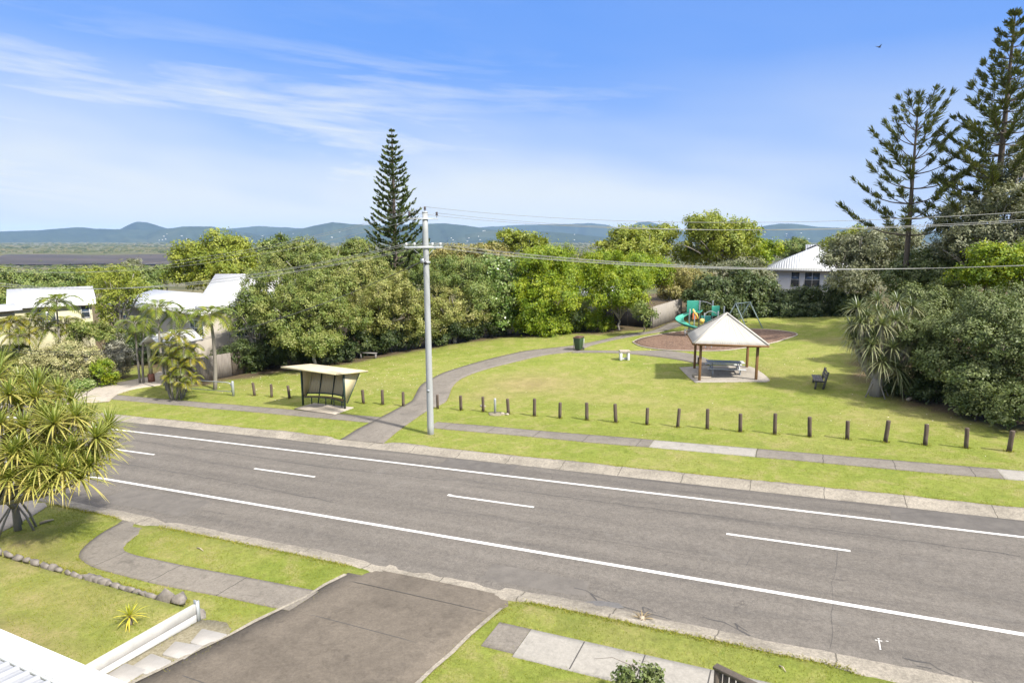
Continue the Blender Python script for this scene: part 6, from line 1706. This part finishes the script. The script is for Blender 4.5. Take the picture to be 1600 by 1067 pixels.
# dry broken palm stump and rubble on the near kerb
p = G(1003, 972); root = thing('dry_stump', 'dry straw coloured stump of dead leaves at the broken near kerb', 'stump', p); lf = MB(); rr = np.random.default_rng(9)
rosette(lf, p + np.array([0, 0, .06]), (0, 0, 1), .40, 46, .03, rr, (.1, 1), 1.1, 12); lf.build('dead_leaf', leaf_mat('straw', G_((.12, .085, .04), (.20, .15, .075), (.30, .235, .13)), .1), root, origin=p)
mb = MB(); mb.tube([p + (0, 0, -.05), p + (0, 0, .14)], [.09, .07], 9); mb.build('stem', M['deadwood'], root, origin=p)
for k, (px, py, s) in enumerate([(985, 966, .10), (1022, 968, .08), (992, 980, .07)]):
    q = G(px, py); mb = MB(); mb.ball(q + (0, 0, .02), (s * 1.3, s, s * .6), 8, 6, .25, k + 2)
    tag(mb.build('rubble', M['pad'], smooth=False, origin=q), ['pale concrete lump left of the dry stump', 'pale concrete lump right of the dry stump', 'small concrete lump in the grass before the dry stump'][k], 'rubble', 'broken kerb lumps')
# fallen sticks
for k, (a_, b_, r_, lb) in enumerate([((62, 819), (84, 813), .05, 'fallen dry frond base on the grass by the left pandanus'), ((308, 856), (318, 861), .018, 'short dry twig on the lower left grass island'), ((1418, 626), (1440, 614), .09, 'thick bleached log under the right thicket'), ((1425, 618), (1470, 616), .03, 'thin bleached branch under the right thicket'), ((1218, 1040), (1228, 1050), .015, 'dry twig on the lower right verge')]):
    a, b = G(*a_), G(*b_); mb = MB(); m_ = (a + b) / 2 + (0, 0, .05); mb.tube([a + (0, 0, r_ * .6), m_, b + (0, 0, r_ * .8)], [r_, r_ * .9, r_ * .4], 7)
    tag(mb.build('fallen_branch', M['deadwood'], origin=(a + b) / 2), lb, 'branch')
# ------------------------------------------------------------------ grass, leaf litter, far scrub, haze
def keep_off(u, v):
    ok = np.ones(len(u), bool)
    for h in HARD:
        lo_, hi_ = h.min(0), h.max(0); m_ = ok & (u > lo_[0]) & (u < hi_[0]) & (v > lo_[1]) & (v < hi_[1])
        if m_.any():
            idx = np.nonzero(m_)[0]; ok[idx[inpoly(u[idx], v[idx], h)]] = False
    return ok
def in_frame(u, v, pad=.06):
    y = u * UY + v * VY; x = u * UX + v * VX
    return (y > 3) & (np.abs(x) < (.8 + pad) * y)
def blades(mb, u0, u1, v0, v1, dens, h, w, polyin=None):
    n = int((u1 - u0) * (v1 - v0) * dens); u = rng.uniform(u0, u1, n); v = rng.uniform(v0, v1, n)
    k = in_frame(u, v); u, v = u[k], v[k]
    k = keep_off(u, v) & (rng.random(len(u)) < .35 + .65 * sstep(-.6, .9, smooth_noise(u, v, 1.3, 6)))
    if polyin is not None: k &= inpoly(u, v, polyin)
    u, v = u[k], v[k]; n = len(u); z = T(u, v)
    P = np.column_stack([u, v, z - .01]); az = rng.uniform(0, 6.283, n); s = np.column_stack([np.cos(az), np.sin(az), 0 * az])
    hh = h * rng.uniform(.5, 1.3, n); lean = rng.normal(0, .5, (n, 2)) * hh[:, None]
    tip = P + np.column_stack([lean, hh]); ww = (w * rng.uniform(.6, 1.3, n))[:, None] / 2
    V = np.stack([P - s * ww, P + s * ww, tip], 1).reshape(-1, 3)
    lv = np.clip(.42 + .16 * smooth_noise(u, v, .7, 8) + rng.normal(0, .16, n), 0, 1)
    mb.add(V, np.arange(n * 3).reshape(n, 3), np.repeat(lv, 3))
mb = MB()
blades(mb, -27, 6, 4.5, 13.6, 620, .045, .014)
stuff(mb.build('grass', LM['grass']), 'short lawn grass on the near verge and terrace', 'grass')
mb = MB()
blades(mb, -48, 12, 24.0, 34, 130, .05, .02, LAWN); blades(mb, -45, 14, 34, 62, 34, .055, .028, LAWN)
stuff(mb.build('grass', LM['grass']), 'short lawn grass of the park across the road', 'grass')
mb = MB()      # longer edge tufts along kerbs and paths
def edge_tufts(line, n, h=.055):
    line = np.array(line)[:, :2]; L = even(line, n); L = L + rng.normal(0, .05, L.shape); z = T(L[:, 0], L[:, 1])
    k = in_frame(L[:, 0], L[:, 1]); L, z = L[k], z[k]; n = len(L)
    for _ in range(2):
        P = np.column_stack([L + rng.normal(0, .03, L.shape), z]); az = rng.uniform(0, 6.28, n); s = np.column_stack([np.cos(az), np.sin(az), 0 * az]) * .011
        tip = P + np.column_stack([rng.normal(0, .04, (n, 2)), h * rng.uniform(.5, 1.3, n)])
        mb.add(np.stack([P - s, P + s, tip], 1).reshape(-1, 3), np.arange(n * 3).reshape(n, 3), np.repeat(np.clip(rng.normal(.62, .2, n), 0, 1), 3))
for h in HARD: edge_tufts(h, int(min(2500, 22 * np.linalg.norm(np.diff(h, axis=0), axis=1).sum())), .04)
edge_tufts([(-48, 24.02), (-20.5, 24.02)], 900); edge_tufts([(-17.2, 24.02), (8, 24.02)], 1000); edge_tufts([(-19.2, 13.55), (-11.2, 13.55)], 700); edge_tufts([(-5.8, 13.55), (1.5, 13.55)], 700); edge_tufts([(-25, 13.55), (-21.3, 13.55)], 300)
edge_tufts([(-22, 10.45), (-13.9, 10.45)], 600)
for q in right_b + left_b:
    p = G(*q); p[1] = .4 * p[1] + .6 * 30.42; an = np.linspace(0, 6.28, 12); edge_tufts(np.column_stack([p[0] + .12 * np.cos(an), p[1] + .12 * np.sin(an)]), 30, .09)
stuff(mb.build('grass', LM['grass']), 'longer grass tufts along kerb and path edges', 'grass')
# fallen pale leaves
mb = MB()
def scatter(cpx, n, su, sv, size):
    c = G(*cpx); u = rng.normal(c[0], su, n); v = rng.normal(c[1], sv, n); k = inpoly(u, v, LAWN); u, v = u[k], v[k]; n = len(u)
    P = np.column_stack([u, v, T(u, v) + .025]); nr_ = unit(np.array([0, 0, 1]) + rng.normal(0, .25, (n, 3))); L = size * rng.uniform(.6, 1.4, n); quads(mb, P, nr_, L, L * .6, rng.random(n))
scatter((560, 590), 420, 5, 3.2, .085); scatter((470, 597), 220, 4, 2, .085); scatter((640, 560), 160, 4, 2.5, .085); scatter((900, 590), 90, 8, 5, .07); scatter((1060, 560), 80, 4, 2, .08); scatter((1450, 665), 60, 5, 2, .07); scatter((1250, 600), 60, 6, 5, .06)
stuff(mb.build('fallen_leaves', LM['litter']), 'pale fallen leaves scattered on the lawn', 'leaves')
# scrub on the plain
mb = MB()
th = np.array([0, 1.1, 2.0, math.pi]); base_v = [(0, 0, 1)] + [(math.cos(a) * .8, math.sin(a) * .8, .55) for a in np.arange(6) * 1.047] + [(math.cos(a + .5), math.sin(a + .5), -.15) for a in np.arange(6) * 1.047]
base_v = np.array(base_v); bf3 = np.array([[0, 1 + k, 1 + (k + 1) % 6] for k in range(6)] + [[1 + k, 7 + k, 1 + (k + 1) % 6] for k in range(6)] + [[1 + (k + 1) % 6, 7 + k, 7 + (k + 1) % 6] for k in range(6)])
n = 15000; px = rng.uniform(-250, 1850, n); py = 375.2 + 46 * rng.random(n) ** 1.35
hold = (px < 330) & (py > 396) & (py < 416) & (rng.random(n) < .96)
px, py = px[~hold], py[~hold]; n = len(px)
X_ = (px - 800) / FPX; U_ = (533.5 - py) / FPX; y_ = CP + U_ * SP; z_ = U_ * CP - SP; tt = (PLAIN - CAMZ) / z_
u = (X_ * UX + y_ * UY) * tt; v = (X_ * VX + y_ * VY) * tt; dd = y_ * tt
k = (dd > 380) & (dd < 9500); u, v, dd, px, py = u[k], v[k], dd[k], px[k], py[k]; n = len(u)
rad = np.maximum(3.5, dd / 420) * rng.uniform(.5, 1.35, n); hz = np.minimum(rad * .8, 5 + 3 * rng.random(n)) * rng.uniform(.7, 1.2, n)
z = base_h(u, v); jit = rng.uniform(.75, 1.25, (n, 13, 1))
V = base_v[None] * jit * np.stack([rad * 1.3, rad * 1.3, hz], -1)[:, None, :] + np.column_stack([u, v, z + hz * .2])[:, None, :]
lv = np.clip(.42 + .22 * smooth_noise(u * .0011, v * .004, 1, 5) + rng.normal(0, .14, n), 0, 1)
F = (bf3[None] + (np.arange(n) * 13)[:, None, None]).reshape(-1, 3); mb.add(V.reshape(-1, 3), F, np.repeat(lv, 13))
stuff(mb.build('far_scrub', LM['far'], smooth=True), 'distant olive scrub covering the flat wetland before the hills', 'scrub')
# pale buildings scattered over the far hills
mb = MB()
hv = [o_ for o_ in bpy.data.objects if o_.name.startswith('hill')]
for o_ in hv:
    co_ = np.empty(len(o_.data.vertices) * 3, np.float32); o_.data.vertices.foreach_get('co', co_); co_ = co_.reshape(-1, 3)
    sel = co_[(co_[:, 2] > PLAIN + 10) & (co_[:, 2] < PLAIN + 150) & (np.hypot(co_[:, 0], co_[:, 1]) < 9300)]
    if len(sel):
        for q in sel[rng.integers(0, len(sel), 16)]: mb.box(q + (0, 0, 4), (rng.uniform(8, 22), 10, rng.uniform(6, 11)), rng.uniform(0, 3))
stuff(mb.build('far_buildings', M['render']), 'scattered pale buildings on the distant hills', 'buildings')
# the air
mb = MB(); mb.box((-1500, 6000, 110), (29000, 17000, 330))
hz_o = mb.build('haze', bpy.data.materials.new('haze')); hm = hz_o.data.materials[0]; hm.use_nodes = True; t = hm.node_tree; t.nodes.clear()
pv = N(t, 'ShaderNodeVolumePrincipled'); pv.inputs['Color'].default_value = (.40, .63, 1.0, 1); pv.inputs['Density'].default_value = 3.9e-5; pv.inputs['Anisotropy'].default_value = 0
ou = N(t, 'ShaderNodeOutputMaterial'); t.links.new(pv.outputs[0], ou.inputs['Volume']); stuff(hz_o)
try: hm.cycles.homogeneous_volume = True
except Exception: pass
